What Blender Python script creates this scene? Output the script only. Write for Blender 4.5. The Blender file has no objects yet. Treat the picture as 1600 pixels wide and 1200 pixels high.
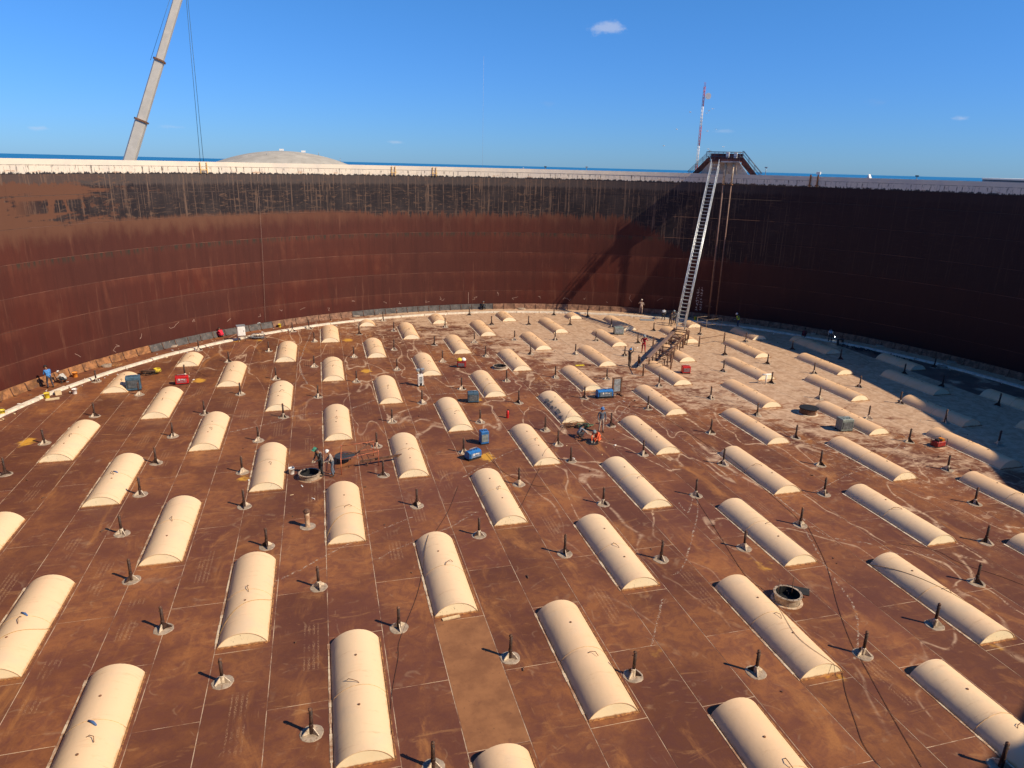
import bpy, math, random
import numpy as np
from mathutils import Vector, Matrix, noise as mnoise
C = bpy.context.scene
COL = C.collection
R_ = math.radians
rnd = random.Random(7)

# ------------------------------------------------------------ camera
CAM_F, CAM_P, CAM_R, CAM_Y = 1078.73, R_(17.615), R_(1.4453), R_(-15.5696)
def yawrot(v):
    c, s = math.cos(CAM_Y), math.sin(CAM_Y)
    return Vector((c*v[0]-s*v[1], s*v[0]+c*v[1], v[2]))
_R0, _U0, _F0 = Vector((1, 0, 0)), Vector((0, math.sin(CAM_P), math.cos(CAM_P))), Vector((0, math.cos(CAM_P), -math.sin(CAM_P)))
cr, sr = math.cos(CAM_R), math.sin(CAM_R)
right, up, fwd = yawrot(cr*_R0+sr*_U0), yawrot(-sr*_R0+cr*_U0), yawrot(_F0)
cam = bpy.data.cameras.new('camera'); camo = bpy.data.objects.new('camera', cam); COL.objects.link(camo)
cam.sensor_width = 36; cam.lens = CAM_F/1600*36; cam.clip_start = .05; cam.clip_end = 60000
mw = Matrix((right, up, -fwd)).transposed().to_4x4(); mw.translation = Vector((0, 0, 18.0))
camo.matrix_world = mw
C.camera = camo
CAMV = Vector((0, 0, 18))
def topix(x, y, z):
    d = Vector((x, y, z))-CAMV; w = d.dot(fwd)
    if w <= .1: return None
    return 800+CAM_F*d.dot(right)/w, 600-CAM_F*d.dot(up)/w

# ------------------------------------------------------------ light
SUN_AZ, SUN_EL = R_(-39.5), R_(41.4)
w = bpy.data.worlds.new('World'); C.world = w; w.use_nodes = True
sun = bpy.data.lights.new('sun', 'SUN'); suno = bpy.data.objects.new('sun', sun); COL.objects.link(suno)
sun.energy = 5.0; sun.angle = R_(.5); sun.color = (1.0, .84, .61)
sd = Vector((math.cos(SUN_EL)*math.cos(SUN_AZ), math.cos(SUN_EL)*math.sin(SUN_AZ), math.sin(SUN_EL)))
suno.rotation_euler = sd.to_track_quat('Z', 'Y').to_euler(); suno.location = (60, -60, 80)
C.view_settings.view_transform = 'Standard'; C.view_settings.look = 'None'
C.view_settings.exposure = 0.28; C.view_settings.gamma = 1; C.view_settings.use_curve_mapping = False

# ------------------------------------------------------------ node helper
class NT:
    def __init__(s, tree):
        s.t = tree; s.n = tree.nodes; s.l = tree.links
    def new(s, typ, ins=None, **props):
        nd = s.n.new(typ)
        for k, v in props.items(): setattr(nd, k, v)
        for k, v in (ins or {}).items(): s.set(nd.inputs[k], v)
        return nd
    def set(s, sock, v):
        if hasattr(v, 'is_output') or isinstance(v, bpy.types.NodeSocket): s.l.new(v, sock)
        elif isinstance(v, (tuple, list)) and len(v) == 3 and sock.type == 'RGBA': sock.default_value = (*v, 1)
        else: sock.default_value = v
    def m(s, op, a, b=0.0, c=None, clamp=False):
        nd = s.new('ShaderNodeMath', operation=op); nd.use_clamp = clamp
        s.set(nd.inputs[0], a); s.set(nd.inputs[1], b)
        if c is not None: s.set(nd.inputs[2], c)
        return nd.outputs[0]
    def vm(s, op, a, b):
        nd = s.new('ShaderNodeVectorMath', operation=op); s.set(nd.inputs[0], a); s.set(nd.inputs[1], b)
        return nd.outputs['Value' if op in ('DOT_PRODUCT', 'LENGTH', 'DISTANCE') else 'Vector']
    def noise(s, v, sc, det=4, ro=.55, dist=0, dim='3D'):
        nd = s.new('ShaderNodeTexNoise', {'Scale': sc, 'Detail': det, 'Roughness': ro, 'Distortion': dist}, noise_dimensions=dim)
        s.l.new(v, nd.inputs['Vector']); return nd.outputs['Fac']
    def ss(s, v, a, b, lo=0.0, hi=1.0):
        nd = s.new('ShaderNodeMapRange', {'From Min': a, 'From Max': b, 'To Min': lo, 'To Max': hi}, interpolation_type='SMOOTHSTEP')
        s.set(nd.inputs['Value'], v); return nd.outputs['Result']
    def mix(s, f, a, b, bt='MIX'):
        nd = s.new('ShaderNodeMix', data_type='RGBA', blend_type=bt)
        s.set(nd.inputs['Factor'], f); s.set(nd.inputs['A'] if 0 else nd.inputs[6], a); s.set(nd.inputs[7], b)
        return nd.outputs[2]
    def scale(s, v, xyz):
        return s.vm('MULTIPLY', v, tuple(xyz))
    def sep(s, v):
        nd = s.new('ShaderNodeSeparateXYZ'); s.l.new(v, nd.inputs[0]); return nd.outputs
    def comb(s, x, y, z):
        nd = s.new('ShaderNodeCombineXYZ'); s.set(nd.inputs[0], x); s.set(nd.inputs[1], y); s.set(nd.inputs[2], z); return nd.outputs[0]
def material(name):
    m = bpy.data.materials.new(name); m.use_nodes = True
    t = NT(m.node_tree); b = t.n['Principled BSDF']; return m, t, b
def vset(t, sock, v): t.set(sock, v)
def simple(name, col, rough=.6, metal=0, var=.12, sc=6, spec=.4, dirt=None):
    m, t, b = material(name)
    g = t.new('ShaderNodeNewGeometry').outputs['Position']
    n = t.noise(g, sc, 4, .6)
    c = t.mix(t.ss(n, .3, .7), tuple(max(0, v*(1-var*1.6)) for v in col), tuple(min(1, v*(1+var)) for v in col))
    if dirt:
        n2 = t.noise(g, sc*2.3, 5, .65)
        c = t.mix(t.ss(n2, dirt[1], dirt[1]+.08), c, dirt[0])
    t.set(b.inputs['Base Color'], c); b.inputs['Roughness'].default_value = rough
    b.inputs['Metallic'].default_value = metal; b.inputs['Specular IOR Level'].default_value = spec
    return m

# ------------------------------------------------------------ sky
POSTS=[(-18.59, 43.3), (-18.07, 47.99), (-16.43, 52.84), (-10.52, 43.2), (-10.36, 47.63), (-8.94, 51.84), (-6.88, 56.04), (-8.82, 66.04), (-12.08, 70.82), (-11.86, 61.85), (-14.49, 57.4), (-18.63, 61.74), (-5.32, 40.71), (-5.51, 69.36), (-4.36, 59.73), (-1.21, 72.52), (-1.2, 63.03), (-0.9, 54.18), (-3.35, 49.99), (-4.77, 45.69), (-3.53, 77.48), (-1.79, 78.53), (3.48, 74.96), (2.46, 65.72), (2.28, 57.68), (4.26, 47.47), (2.82, 43.11), (2.85, 38.51), (6.63, 81.38), (7.32, 75.86), (6.49, 67.75), (6.04, 60.65), (6.96, 51.13), (10.77, 68.97), (10.53, 62.65), (13.27, 76.9), (17.37, 82.96), (10.69, 54.04), (15.09, 69.39), (14.99, 63.72), (10.49, 46.1), (8.24, 40.93), (18.85, 77.27), (14.95, 55.5), (19.56, 69.69), (14.43, 49.66), (23.18, 76.58), (19.58, 63.69), (14.69, 43.61), (23.91, 68.95), (19.51, 55.71), (14.73, 40.89), (14.67, 38.15), (28.04, 75.64), (27.94, 81.36), (31.87, 79.79), (24.04, 62.9), (20.02, 49.76), (28.22, 67.86), (23.9, 54.39), (32.54, 73.8), (19.69, 43.49), (28.75, 61.44), (32.35, 66.09), (24.03, 46.4), (19.7, 38.13), (28.59, 57.68), (36.75, 71.2), (27.57, 51.56), (30.3, 47.66), (26.2, 40.7), (35.74, 54.62), (39.12, 59.91), (44.6, 64.57), (41.25, 68.54), (24.11, 35.62), (31.75, 43.29), (41.54, 56.16), (47.68, 60.67), (50.09, 56.27), (43.95, 52.4), (52.65, 50.67), (57.49, 51.98), (52.92, 46.6), (53.18, 41.3), (45.22, 47.94), (38.05, 50.49), (39.41, 45.87), (45.37, 43.46), (39.96, 40.91), (45.27, 38.95), (45.24, 34.44), (39.33, 36.28), (31.75, 38.62), (30.29, 34.17), (37.99, 31.76), (-10.48, 38.85), (-10.38, 34.44), (-8.96, 29.97), (-6.93, 26.02), (-4.8, 36.14), (4.28, 34.2), (6.92, 30.38), (-0.95, 27.55), (2.17, 23.94), (-3.37, 31.6), (10.49, 35.6), (14.44, 32.2), (10.61, 27.73), (14.99, 26.22), (20.12, 31.99), (19.56, 26.22), (27.66, 30.5), (23.89, 27.64), (35.56, 27.56), (32.25, 23.92), (28.5, 21.08), (23.96, 18.97), (19.62, 18.14), (-4.3, 22.33), (-1.2, 19.16), (2.46, 16.85), (6.1, 21.17), (10.29, 19.16), (14.89, 18.23), (20.04, 12.55)]
IT={'manhole': (-1.42, 39.16), 'lid': (0.69, 40.98), 'manhole_rod': (18.92, 21.93), 'manhole_dark': (36.04, 42.91), 'manhole_far': (15.39, 59.56), 'hole': (17.14, 40.74), 'vent': (-1.47, 33.17), 'w_mask': (-0.76, 39.29), 'w_white': (-0.35, 39.2), 'w_blueback': (18.51, 42.51), 'w_crgrey': (16.64, 41.79), 'w_orange': (17.61, 40.99), 'w_red': (31.21, 62.32), 'w_reach': (27.58, 57.75), 'w_beige': (39.36, 80.22), 'w_vest': (40.65, 80.84), 'w_greyshirt': (40.66, 76.53), 'w_dark1': (40.0, 73.38), 'w_dark2': (40.98, 74.28), 'w_hivis': (47.72, 71.1), 'w_bluecr': (54.5, 70.0), 'w_redcr': (52.64, 65.39), 'w_weld': (54.25, 63.0), 'w_darkcr': (19.92, 85.99), 'w_redsit': (-10.62, 76.0), 'w_grcr': (-7.25, 79.33), 'w_blue': (-21.64, 60.61), 'w_grcr2': (-21.4, 61.78), 'm_bluegrey': (-15.15, 58.85), 'm_red': (-11.74, 59.76), 'coil': (-15.04, 63.16), 'm_blue': (8.64, 39.9), 'm_bluebox': (9.87, 42.14), 'm_grey': (10.94, 50.66), 'm_redyel': (11.93, 60.41), 'lamp': (7.45, 55.55), 'm_blue2': (21.71, 49.68), 'board': (22.91, 49.95), 'm_greybox': (36.31, 39.23), 'engine': (40.76, 35.2), 'm_redbox': (31.91, 54.8), 'cab': (31.96, 70.39), 'exting': (12.71, 46.61), 'bucket1': (-2.46, 39.93), 'bucket2': (-19.35, 58.67), 'bucket3': (-20.67, 63.46), 'bucket4': (-21.01, 57.89), 'bucket5': (-22.71, 54.31), 'cabinet': (-8.41, 73.95), 'coil2': (-7.17, 74.85), 'plank': (4.34, 24.07), 'rub1': (55.18, 59.7), 'rub2': (56.31, 56.59), 'hat1': (-18.99, 66.51), 'hat2': (-18.29, 66.59), 'hat3': (-14.77, 72.92), 'hat4': (3.62, 84.49), 'hat5': (10.64, 86.54), 'hat6': (50.65, 72.75), 'hat7': (55.24, 66.86), 'hat8': (58.64, 60.22), 'hat9': (58.64, 52.05), 'hat10': (61.02, 53.27), 'hat11': (24.92, 85.67), 'sheet': (40.01, 76.63), 'yel': (23.08, 59.02), 'bucket6': (-4.98, 79.92), 'bucket7': (44.75, 75.89), 'hoses': (16.79, 43.89), 'hoses2': (17.75, 43.56), 'railA': (0.1, 39.2), 'railB': (1.72, 39.22), 'railC': (1.81, 44.17), 'railD': (-0.06, 44.22), 'w_lampx': (55.08, 62.56), 'tpipe': (37.38, 50.38), 'glow': (56.21, 65.1), 'hp1': (28.53, 57.8), 'hp2': (33.28, 64.33), 'hp3': (42.03, 64.79), 'hp4': (38.67, 64.51), 'ru1': (26.9, 53.37), 'ru2': (29.3, 54.41)}
CAB={'c1': [(24.23, 27.46), (22.69, 24.12), (20.79, 20.93), (19.67, 18.82), (19.35, 17.92), (18.66, 16.16), (18.17, 14.89), (17.55, 13.16)], 'c2': [(6.95, 36.11), (5.82, 33.16), (4.32, 30.11), (3.66, 27.67), (3.11, 25.77), (2.13, 23.19), (1.94, 22.09), (1.5, 20.16), (1.31, 18.44)], 'c3': [(20.02, 31.97), (19.13, 28.05), (18.23, 24.03), (18.34, 22.46), (17.25, 19.19), (17.75, 17.23)], 'c4': [(18.08, 17.43), (17.45, 16.46), (16.8, 15.22), (16.37, 14.34), (16.24, 13.48)], 'c5': [(9.55, 32.33), (10.31, 33.71), (14.06, 40.47), (18.4, 47.34), (21.43, 50.23)], 'c6': [(9.62, 40.32), (10.11, 37.22), (11.5, 35.11), (12.75, 35.28)], 'c7': [(27.67, 24.8), (28.96, 23.88), (29.22, 22.62), (30.07, 21.29), (30.53, 20.38)], 'c8': [(-11.74, 64.55), (-9.71, 61.21), (-9.41, 65.18), (-8.48, 70.81), (-8.04, 74.72)], 'c9': [(23.91, 27.67), (24.32, 29.04), (24.85, 36.03), (24.49, 43.25), (23.58, 48.65)], 'c10': [(49.92, 63.44), (53.31, 61.42), (52.93, 56.19), (51.26, 54.1), (48.7, 55.74)], 'c11': [(8.93, 74.82), (6.31, 69.54), (2.85, 65.18), (-0.71, 61.49), (-2.29, 57.95)]}
DUST={'d1': [(-3.34, 28.1), (-2.02, 28.98), (-0.43, 30.29), (1.4, 31.6), (3.9, 33.01)], 'd2': [(1.59, 29.13), (2.57, 29.9), (3.75, 30.55), (5.52, 31.46), (7.34, 32.82)], 'd3': [(-2.9, 18.67), (-9.93, 21.74)], 'd4': [(24.01, 27.65), (23.27, 25.8), (22.23, 23.1), (21.92, 21.87), (21.24, 20.36), (20.07, 18.92), (19.11, 17.98)], 'd5': [(24.33, 27.43), (24.69, 26.13), (26.2, 25.14), (26.78, 24.07), (28.6, 23.53)], 'd6': [(23.88, 34.25), (24.66, 32.24), (24.63, 29.75), (24.48, 27.9)], 'd7': [(19.65, 50.75), (20.87, 46.84), (22.72, 45.01), (23.56, 41.47), (23.74, 37.33), (24.15, 34.19)], 'd8': [(16.49, 44.88), (19.88, 47.04), (23.58, 48.65), (20.24, 44.12)], 'd9': [(3.4, 52.62), (1.11, 50.79), (-2.59, 50.11), (-3.88, 49.03), (-6.74, 47.72)], 'd10': [(-0.57, 86.64), (-2.44, 66.13), (-1.77, 57.85)], 'd11': [(6.31, 76.81), (10.04, 77.84), (12.6, 71.23), (15.45, 65.35), (15.76, 54.51)], 'd12': [(18.72, 31.45), (18.69, 30.29), (20.23, 32.34), (19.21, 30.18), (15.97, 25.66), (14.79, 24.83)], 'd13': [(13.6, 23.32), (12.94, 22.31), (12.16, 21.21), (11.71, 20.51)], 'd14': [(-8.46, 38.64), (-9.57, 39.3), (-10.0, 38.98)], 'd15': [(7.3, 37.09), (9.28, 38.85), (11.39, 40.48), (13.98, 41.63)], 'd16': [(-10.6, 20.56), (-9.78, 21.28), (-9.32, 21.59)], 'd17': [(16.85, 54.3), (18.75, 53.02), (20.75, 51.39), (24.75, 51.87), (26.35, 45.75)], 'd18': [(6.2, 52.88), (9.37, 53.09), (12.38, 52.17), (13.6, 50.61)], 'd19': [(33.39, 67.72), (28.88, 64.29), (25.35, 66.25), (22.85, 69.5)], 'd20': [(31.88, 51.43), (31.56, 43.22), (31.62, 37.95), (33.96, 36.28)], 'd21': [(31.7, 41.78), (32.3, 35.51), (35.0, 32.83), (36.71, 29.61)], 'd22': [(27.16, 30.83), (31.38, 32.63), (34.95, 33.87), (44.1, 39.97)]}
SKYC=[(0.3676, 0.9143, 0.1699), (0.7229, 0.688, 0.0635), (0.6572, 0.7492, 0.0821), (0.3053, 0.949, 0.0791), (0.107, 0.9939, 0.0254), (-0.3037, 0.9524, 0.027), (0.5161, 0.8551, 0.0484), (-0.1678, 0.9852, 0.0346)]
BIRDS=[(81.1, 148.9, 30.1), (84.2, 147.2, 29.9), (84.6, 146.9, 30.4), (78.9, 150.3, 26.5), (84.8, 147.1, 26.2), (86.4, 146.1, 26.6), (76.7, 151.6, 22.9), (85.4, 146.9, 22.4), (88.1, 145.3, 22.9), (85.2, 146.6, 30.8)]
FAR={'mast0': (93.43, 165.44, 19.03), 'mast1': (93.11, 165.62, 37.5), 'thin0': (155.13, 682.6, 18.7), 'thin1': (154.69, 682.69, 112.79), 'dome': (-10.45, 259.79, 20.16), 'tankR': (154.44, 127.08, 17.8), 'tankRe': (149.35, 133.02, 17.86), 'box': (144.19, 123.73, 17.43), 'ship1': (2485.8, 8649.9, 60.3), 'ship2': (272.71, 8995.87, 22.5), 'post1': (46.26, 57.76, 17.7), 'white': (59.64, 67.4, 17.62), 'knob': (29.24, 90.39, 17.66)}

t = NT(w.node_tree); bg = t.n['Background']
sky = t.new('ShaderNodeTexSky', sky_type='NISHITA'); sky.sun_disc = False
sky.sun_elevation = SUN_EL; sky.sun_rotation = R_(90)-SUN_AZ
sky.altitude = 0; sky.air_density = 1.0; sky.dust_density = .12; sky.ozone_density = 4.0
dirv = t.new('ShaderNodeTexCoord').outputs['Generated']
skyc = sky.outputs[0]
skyc = t.mix(1.0, skyc, (.36, .80, 1.24), 'MULTIPLY')
elv = t.sep(dirv)[2]; hz_ = t.ss(elv, -.02, .30, .74, 1.0); skyc = t.mix(1.0, skyc, t.comb(t.m('MULTIPLY', hz_, t.ss(elv, .0, .3, 1.14, 1.0)), hz_, t.m('ADD', hz_, t.ss(elv, 0, .3, .20, 0))), 'MULTIPLY')
def cloud_mask(cv, half_w, half_h, thr, seed):
    c = Vector(cv).normalized(); rr = c.cross(Vector((0, 0, 1))).normalized(); uu = rr.cross(c)
    a = t.m('DIVIDE', t.vm('DOT_PRODUCT', dirv, tuple(rr)), half_w)
    b_ = t.m('DIVIDE', t.vm('DOT_PRODUCT', dirv, tuple(uu)), half_h)
    d = t.m('SQRT', t.m('ADD', t.m('MULTIPLY', a, a), t.m('MULTIPLY', b_, b_)))
    front = t.m('GREATER_THAN', t.vm('DOT_PRODUCT', dirv, tuple(c)), .9)
    n = t.noise(t.vm('ADD', t.vm('MULTIPLY', dirv, (1.0, 1.0, 1.8)), (seed, seed*.3, 0)), 60, 6, .62)
    v = t.m('SUBTRACT', t.m('MULTIPLY', n, 1.7), d)
    return t.m('MULTIPLY', t.ss(v, thr, thr+.7), front)
for i, (cv, hw, hh, thr, st) in enumerate([(SKYC[0], .031, .011, -.02, .42), (SKYC[1], .013, .0045, 0, .32), (SKYC[2], .02, .007, .1, .12),
                                           (SKYC[3], .022, .009, .1, .10), (SKYC[4], .02, .004, .1, .25), (SKYC[5], .016, .004, .1, .25), (SKYC[6], .02, .004, .1, .14), (SKYC[7], .02, .004, .1, .18)]):
    m_ = cloud_mask(cv, hw, hh, thr, i*3.1)
    skyc = t.mix(t.m('MULTIPLY', m_, st), skyc, (6.3, 6.5, 7.3) if st > .13 else (3.2, 3.9, 5.4))
t.set(bg.inputs['Color'], skyc); bg.inputs['Strength'].default_value = .092

# ------------------------------------------------------------ mesh builder
class M:
    def __init__(s): s.v = []; s.f = []; s.mi = []; s.sm = []
    def add(s, vs, fs, mi=0, smooth=False):
        o = len(s.v); s.v += [tuple(v) for v in vs]; s.f += [tuple(o+i for i in f) for f in fs]
        s.mi += [mi]*len(fs); s.sm += [smooth]*len(fs); return s
    def box(s, c, d, rz=0, mi=0, tilt=None):
        x, y, z = d[0]/2, d[1]/2, d[2]/2
        vs = [Vector((a*x, b*y, e*z)) for e in (-1, 1) for a, b in ((-1, -1), (1, -1), (1, 1), (-1, 1))]
        Mx = Matrix.Rotation(rz, 3, 'Z')
        if tilt: Mx = Mx @ Matrix.Rotation(tilt[1], 3, tilt[0])
        vs = [Mx @ v+Vector(c) for v in vs]
        return s.add(vs, [(3, 2, 1, 0), (4, 5, 6, 7), (0, 1, 5, 4), (1, 2, 6, 5), (2, 3, 7, 6), (3, 0, 4, 7)], mi)
    def bbox(s, c, d, bev, rz=0, mi=0):      # box with chamfered vertical edges and a chamfered top
        x, y, z = d[0]/2, d[1]/2, d[2]
        def ring(xx, yy, b, zz): return [(-xx+b, -yy, zz), (xx-b, -yy, zz), (xx, -yy+b, zz), (xx, yy-b, zz), (xx-b, yy, zz), (-xx+b, yy, zz), (-xx, yy-b, zz), (-xx, -yy+b, zz)]
        rs = [ring(x, y, bev, 0), ring(x, y, bev, z-bev), ring(x-bev, y-bev, bev, z)]
        Mx = Matrix.Rotation(rz, 3, 'Z'); vs = [Mx @ Vector(p)+Vector(c) for r in rs for p in r]
        fs = [tuple(range(7, -1, -1)), tuple(range(16, 24))]
        for k in (0, 8):
            for i in range(8): j = (i+1) % 8; fs.append((k+i, k+j, k+8+j, k+8+i))
        return s.add(vs, fs, mi)
    def tube(s, pts, r, n=6, mi=0, caps=True, smooth=True):
        pts = [Vector(p) for p in pts]; rs = r if isinstance(r, (list, tuple)) else [r]*len(pts)
        vs = []; prev = None
        for i, p in enumerate(pts):
            d = (pts[min(i+1, len(pts)-1)]-pts[max(i-1, 0)]).normalized()
            if prev is None:
                a = d.cross(Vector((0, 0, 1))) if abs(d.z) < .9 else d.cross(Vector((1, 0, 0)))
            else: a = prev-d*prev.dot(d)
            a.normalize(); prev = a; b = d.cross(a)
            for k in range(n):
                an = 2*math.pi*k/n; vs.append(p+(a*math.cos(an)+b*math.sin(an))*rs[i])
        fs = [(i*n+k, i*n+(k+1) % n, (i+1)*n+(k+1) % n, (i+1)*n+k) for i in range(len(pts)-1) for k in range(n)]
        s.add(vs, fs, mi, smooth)
        if caps:
            o = len(s.v)-len(vs); L = (len(pts)-1)*n+o
            s.f += [tuple(o+k for k in range(n-1, -1, -1)), tuple(L+k for k in range(n))]; s.mi += [mi]*2; s.sm += [False]*2
        return s
    def lathe(s, prof, c=(0, 0, 0), n=16, mi=0, smooth=False, cap=True):
        vs = [(c[0]+r*math.cos(2*math.pi*k/n), c[1]+r*math.sin(2*math.pi*k/n), c[2]+z) for r, z in prof for k in range(n)]
        fs = [(i*n+k, i*n+(k+1) % n, (i+1)*n+(k+1) % n, (i+1)*n+k) for i in range(len(prof)-1) for k in range(n)]
        s.add(vs, fs, mi, smooth)
        o = len(s.v)-len(vs)
        if cap and prof[-1][0] > 1e-4:
            L = o+(len(prof)-1)*n; s.f.append(tuple(L+k for k in range(n))); s.mi.append(mi); s.sm.append(False)
        return s
    def prism(s, poly, z0, z1, mi=0):
        n = len(poly); vs = [(x, y, z0) for x, y in poly]+[(x, y, z1) for x, y in poly]
        fs = [tuple(range(n-1, -1, -1)), tuple(range(n, 2*n))]+[(i, (i+1) % n, n+(i+1) % n, n+i) for i in range(n)]
        return s.add(vs, fs, mi)
    def mesh(s, name, mats):
        me = bpy.data.meshes.new(name); me.from_pydata(s.v, [], s.f)
        for m in (mats if isinstance(mats, (list, tuple)) else [mats]): me.materials.append(m)
        me.polygons.foreach_set('material_index', s.mi); me.polygons.foreach_set('use_smooth', s.sm); me.update(); return me
    def build(s, name, mats, parent=None, **k):
        return link(name, s.mesh(name, mats), parent, **k)
def link(name, me, parent=None, loc=None, rz=None, kind=None, label=None):
    o = bpy.data.objects.new(name, me); COL.objects.link(o)
    if parent: o.parent = parent
    if loc is not None: o.location = loc
    if rz is not None: o.rotation_euler = (0, 0, rz)
    if kind: o['kind'] = kind
    if label: o['label'] = label
    return o
def thing(name, label, cat, loc=(0, 0, 0), rz=0, group=None):
    o = bpy.data.objects.new(name, None); COL.objects.link(o); o.empty_display_size = .2
    o.location = loc; o.rotation_euler = (0, 0, rz); o['label'] = label; o['category'] = cat
    if group: o['group'] = group
    return o
def copy_tree(o, parent=None):
    c = o.copy(); COL.objects.link(c); c.parent = parent
    for ch in o.children: copy_tree(ch, c)
    return c

CX, CY, RW = 17.732, 41.708, 45.1
def cyl(r, th, z=0): return (CX+r*math.cos(th), CY+r*math.sin(th), z)

# ------------------------------------------------------------ materials
def dust_field(t, pos):
    x, y, z = t.sep(pos)
    n = t.noise(pos, .10, 5, .6)
    n2 = t.noise(pos, .55, 5, .65)
    f = t.m('ADD', t.m('MULTIPLY', x, .8), t.m('MULTIPLY', y, .6))
    f = t.m('ADD', f, t.m('MULTIPLY', t.m('SUBTRACT', n, .5), 26))
    f = t.m('ADD', f, t.m('MULTIPLY', t.m('SUBTRACT', n2, .5), 22))
    f = t.m('ADD', f, t.ss(x, 40, 49, 0, 14))
    return f
def deck_colour(t, b, local, plates=True):
    pos = t.new('ShaderNodeNewGeometry').outputs['Position']
    info = t.new('ShaderNodeObjectInfo').outputs['Random']
    n1 = t.noise(pos, .22, 6, .62); n1b = t.noise(pos, 1.7, 6, .65, 1.0)
    c = t.mix(t.ss(n1, .38, .62), (.140, .049, .022), (.275, .105, .036))
    c = t.mix(t.ss(n1b, .38, .66, 0, .6), c, (.120, .040, .029))
    c = t.mix(t.ss(t.noise(pos, .075, 3, .5), .42, .62, 0, .5), c, (.118, .042, .028))
    tint = t.m('MULTIPLY_ADD', info, .30, .84)
    hsv = t.new('ShaderNodeHueSaturation', {'Hue': .5, 'Saturation': 1.0, 'Fac': 1.0}); t.set(hsv.inputs['Value'], tint); t.set(hsv.inputs['Color'], c); c = hsv.outputs[0]
    # orange rust blooms, stretched along the plates
    st = t.noise(t.scale(pos, (1.0, .35, 1)), .55, 6, .68, .8)
    c = t.mix(t.ss(st, .54, .74, 0, .8), c, (.37, .155, .048))
    wip = t.noise(t.scale(pos, (.35, 1.4, 1)), 1.1, 7, .7, 1.6)
    c = t.mix(t.ss(wip, .56, .70, 0, .38), c, (.42, .21, .08))
    # fine grain
    gr = t.noise(pos, 14, 5, .7); c = t.mix(t.ss(gr, .45, .72, 0, .28), c, (.08, .028, .018))
    fl = t.noise(pos, 46, 3, .7); c = t.mix(t.ss(fl, .72, .77, 0, .4), c, (.48, .33, .2))
    # thin wandering tide lines
    sw = t.noise(pos, .33, 2.5, .45, 1.4); arcs = t.m('SUBTRACT', 1.0, t.m('MULTIPLY', t.m('ABSOLUTE', t.m('SUBTRACT', sw, .5)), 55), clamp=True)
    brk = t.ss(t.noise(pos, 1.3, 4, .6), .50, .62)
    c = t.mix(t.m('MULTIPLY', t.m('MULTIPLY', arcs, brk), .20), c, (.50, .34, .20))
    # long scrape marks
    scr = t.noise(t.scale(pos, (7, .5, 1)), 2.0, 3, .6, .5); sm = t.ss(t.noise(pos, .5, 3), .52, .66)
    c = t.mix(t.m('MULTIPLY', t.ss(scr, .62, .72), t.m('MULTIPLY', sm, .22)), c, (.46, .26, .12))
    # yellow-orange blots
    vo = t.new('ShaderNodeTexVoronoi', {'Scale': .21}); t.l.new(t.vm('ADD', t.scale(pos, (1, .7, 1)), (3.1, 1.7, 0)), vo.inputs['Vector'])
    bl = t.m('ADD', vo.outputs['Distance'], t.m('MULTIPLY', t.m('SUBTRACT', t.noise(pos, 2.2, 3), .5), .22))
    c = t.mix(t.ss(bl, .13, .05, 0, .9), c, (.60, .31, .04))
    # white dust and dried salt
    f = dust_field(t, pos)
    fine = t.noise(t.scale(pos, (.8, 1.2, 1)), 1.5, 8, .72, 1.2)
    ff = t.m('ADD', f, t.m('MULTIPLY', t.m('SUBTRACT', fine, .5), 26))
    heavy = t.ss(t.m('ADD', ff, t.m('MULTIPLY', t.m('SUBTRACT', t.noise(t.scale(pos, (.5, 1.3, 1)), .33, 5, .6, 1.0), .5), 26)), 50, 58, 0, .88)
    sp = t.noise(pos, .8, 8, .74, 2.2)
    lines = t.m('SUBTRACT', 1.0, t.m('MULTIPLY', t.m('ABSOLUTE', t.m('SUBTRACT', sp, .5)), 30), clamp=True)
    lm = t.m('MULTIPLY', t.m('MULTIPLY', lines, t.ss(fine, .50, .56)), t.ss(f, 40, 50, 0, .6))
    sp2 = t.noise(t.scale(pos, (1.0, .38, 1)), .30, 2.0, .45, .5); l2 = t.m('SUBTRACT', 1.0, t.m('MULTIPLY', t.m('ABSOLUTE', t.m('SUBTRACT', sp2, .5)), 75), clamp=True)
    lm = t.m('MAXIMUM', lm, t.m('MULTIPLY', t.m('MULTIPLY', l2, t.ss(fine, .40, .5)), t.ss(f, 22, 38, 0, .9)))
    patch = t.m('MULTIPLY', t.ss(fine, .58, .63), t.ss(f, 38, 50, .02, .85))
    amt = t.m('MAXIMUM', heavy, t.m('MAXIMUM', lm, patch))
    dusty = t.mix(t.ss(n1b, .35, .65), (.60, .425, .285), (.43, .27, .165))
    c = t.mix(amt, c, dusty)
    if plates:      # faint rows of stencilled mill marks on some plates
        lo = t.new('ShaderNodeTexCoord').outputs['Object']; lx, ly, lz = t.sep(lo)
        off = t.m('MULTIPLY', t.m('SUBTRACT', info, .5), 1.0)
        lx2 = t.m('ADD', lx, off)
        row = t.m('PINGPONG', lx2, .09); rowm = t.m('MULTIPLY', t.ss(row, .035, .055), t.ss(t.m('ABSOLUTE', lx2), .30, .27))
        dots = t.new('ShaderNodeTexNoise', {'Scale': 1.0, 'Detail': 2.0, 'Roughness': .7}); t.l.new(t.scale(lo, (30, 13, 1)), dots.inputs['Vector'])
        win = t.m('MULTIPLY', t.ss(ly, 1.6, 1.8), t.ss(ly, 4.6, 4.2))
        on = t.m('GREATER_THAN', t.m('FRACT', t.m('MULTIPLY', info, 7.31)), .45)
        mk = t.m('MULTIPLY', t.m('MULTIPLY', rowm, t.ss(dots.outputs['Fac'], .47, .58)), t.m('MULTIPLY', win, on))
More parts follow.
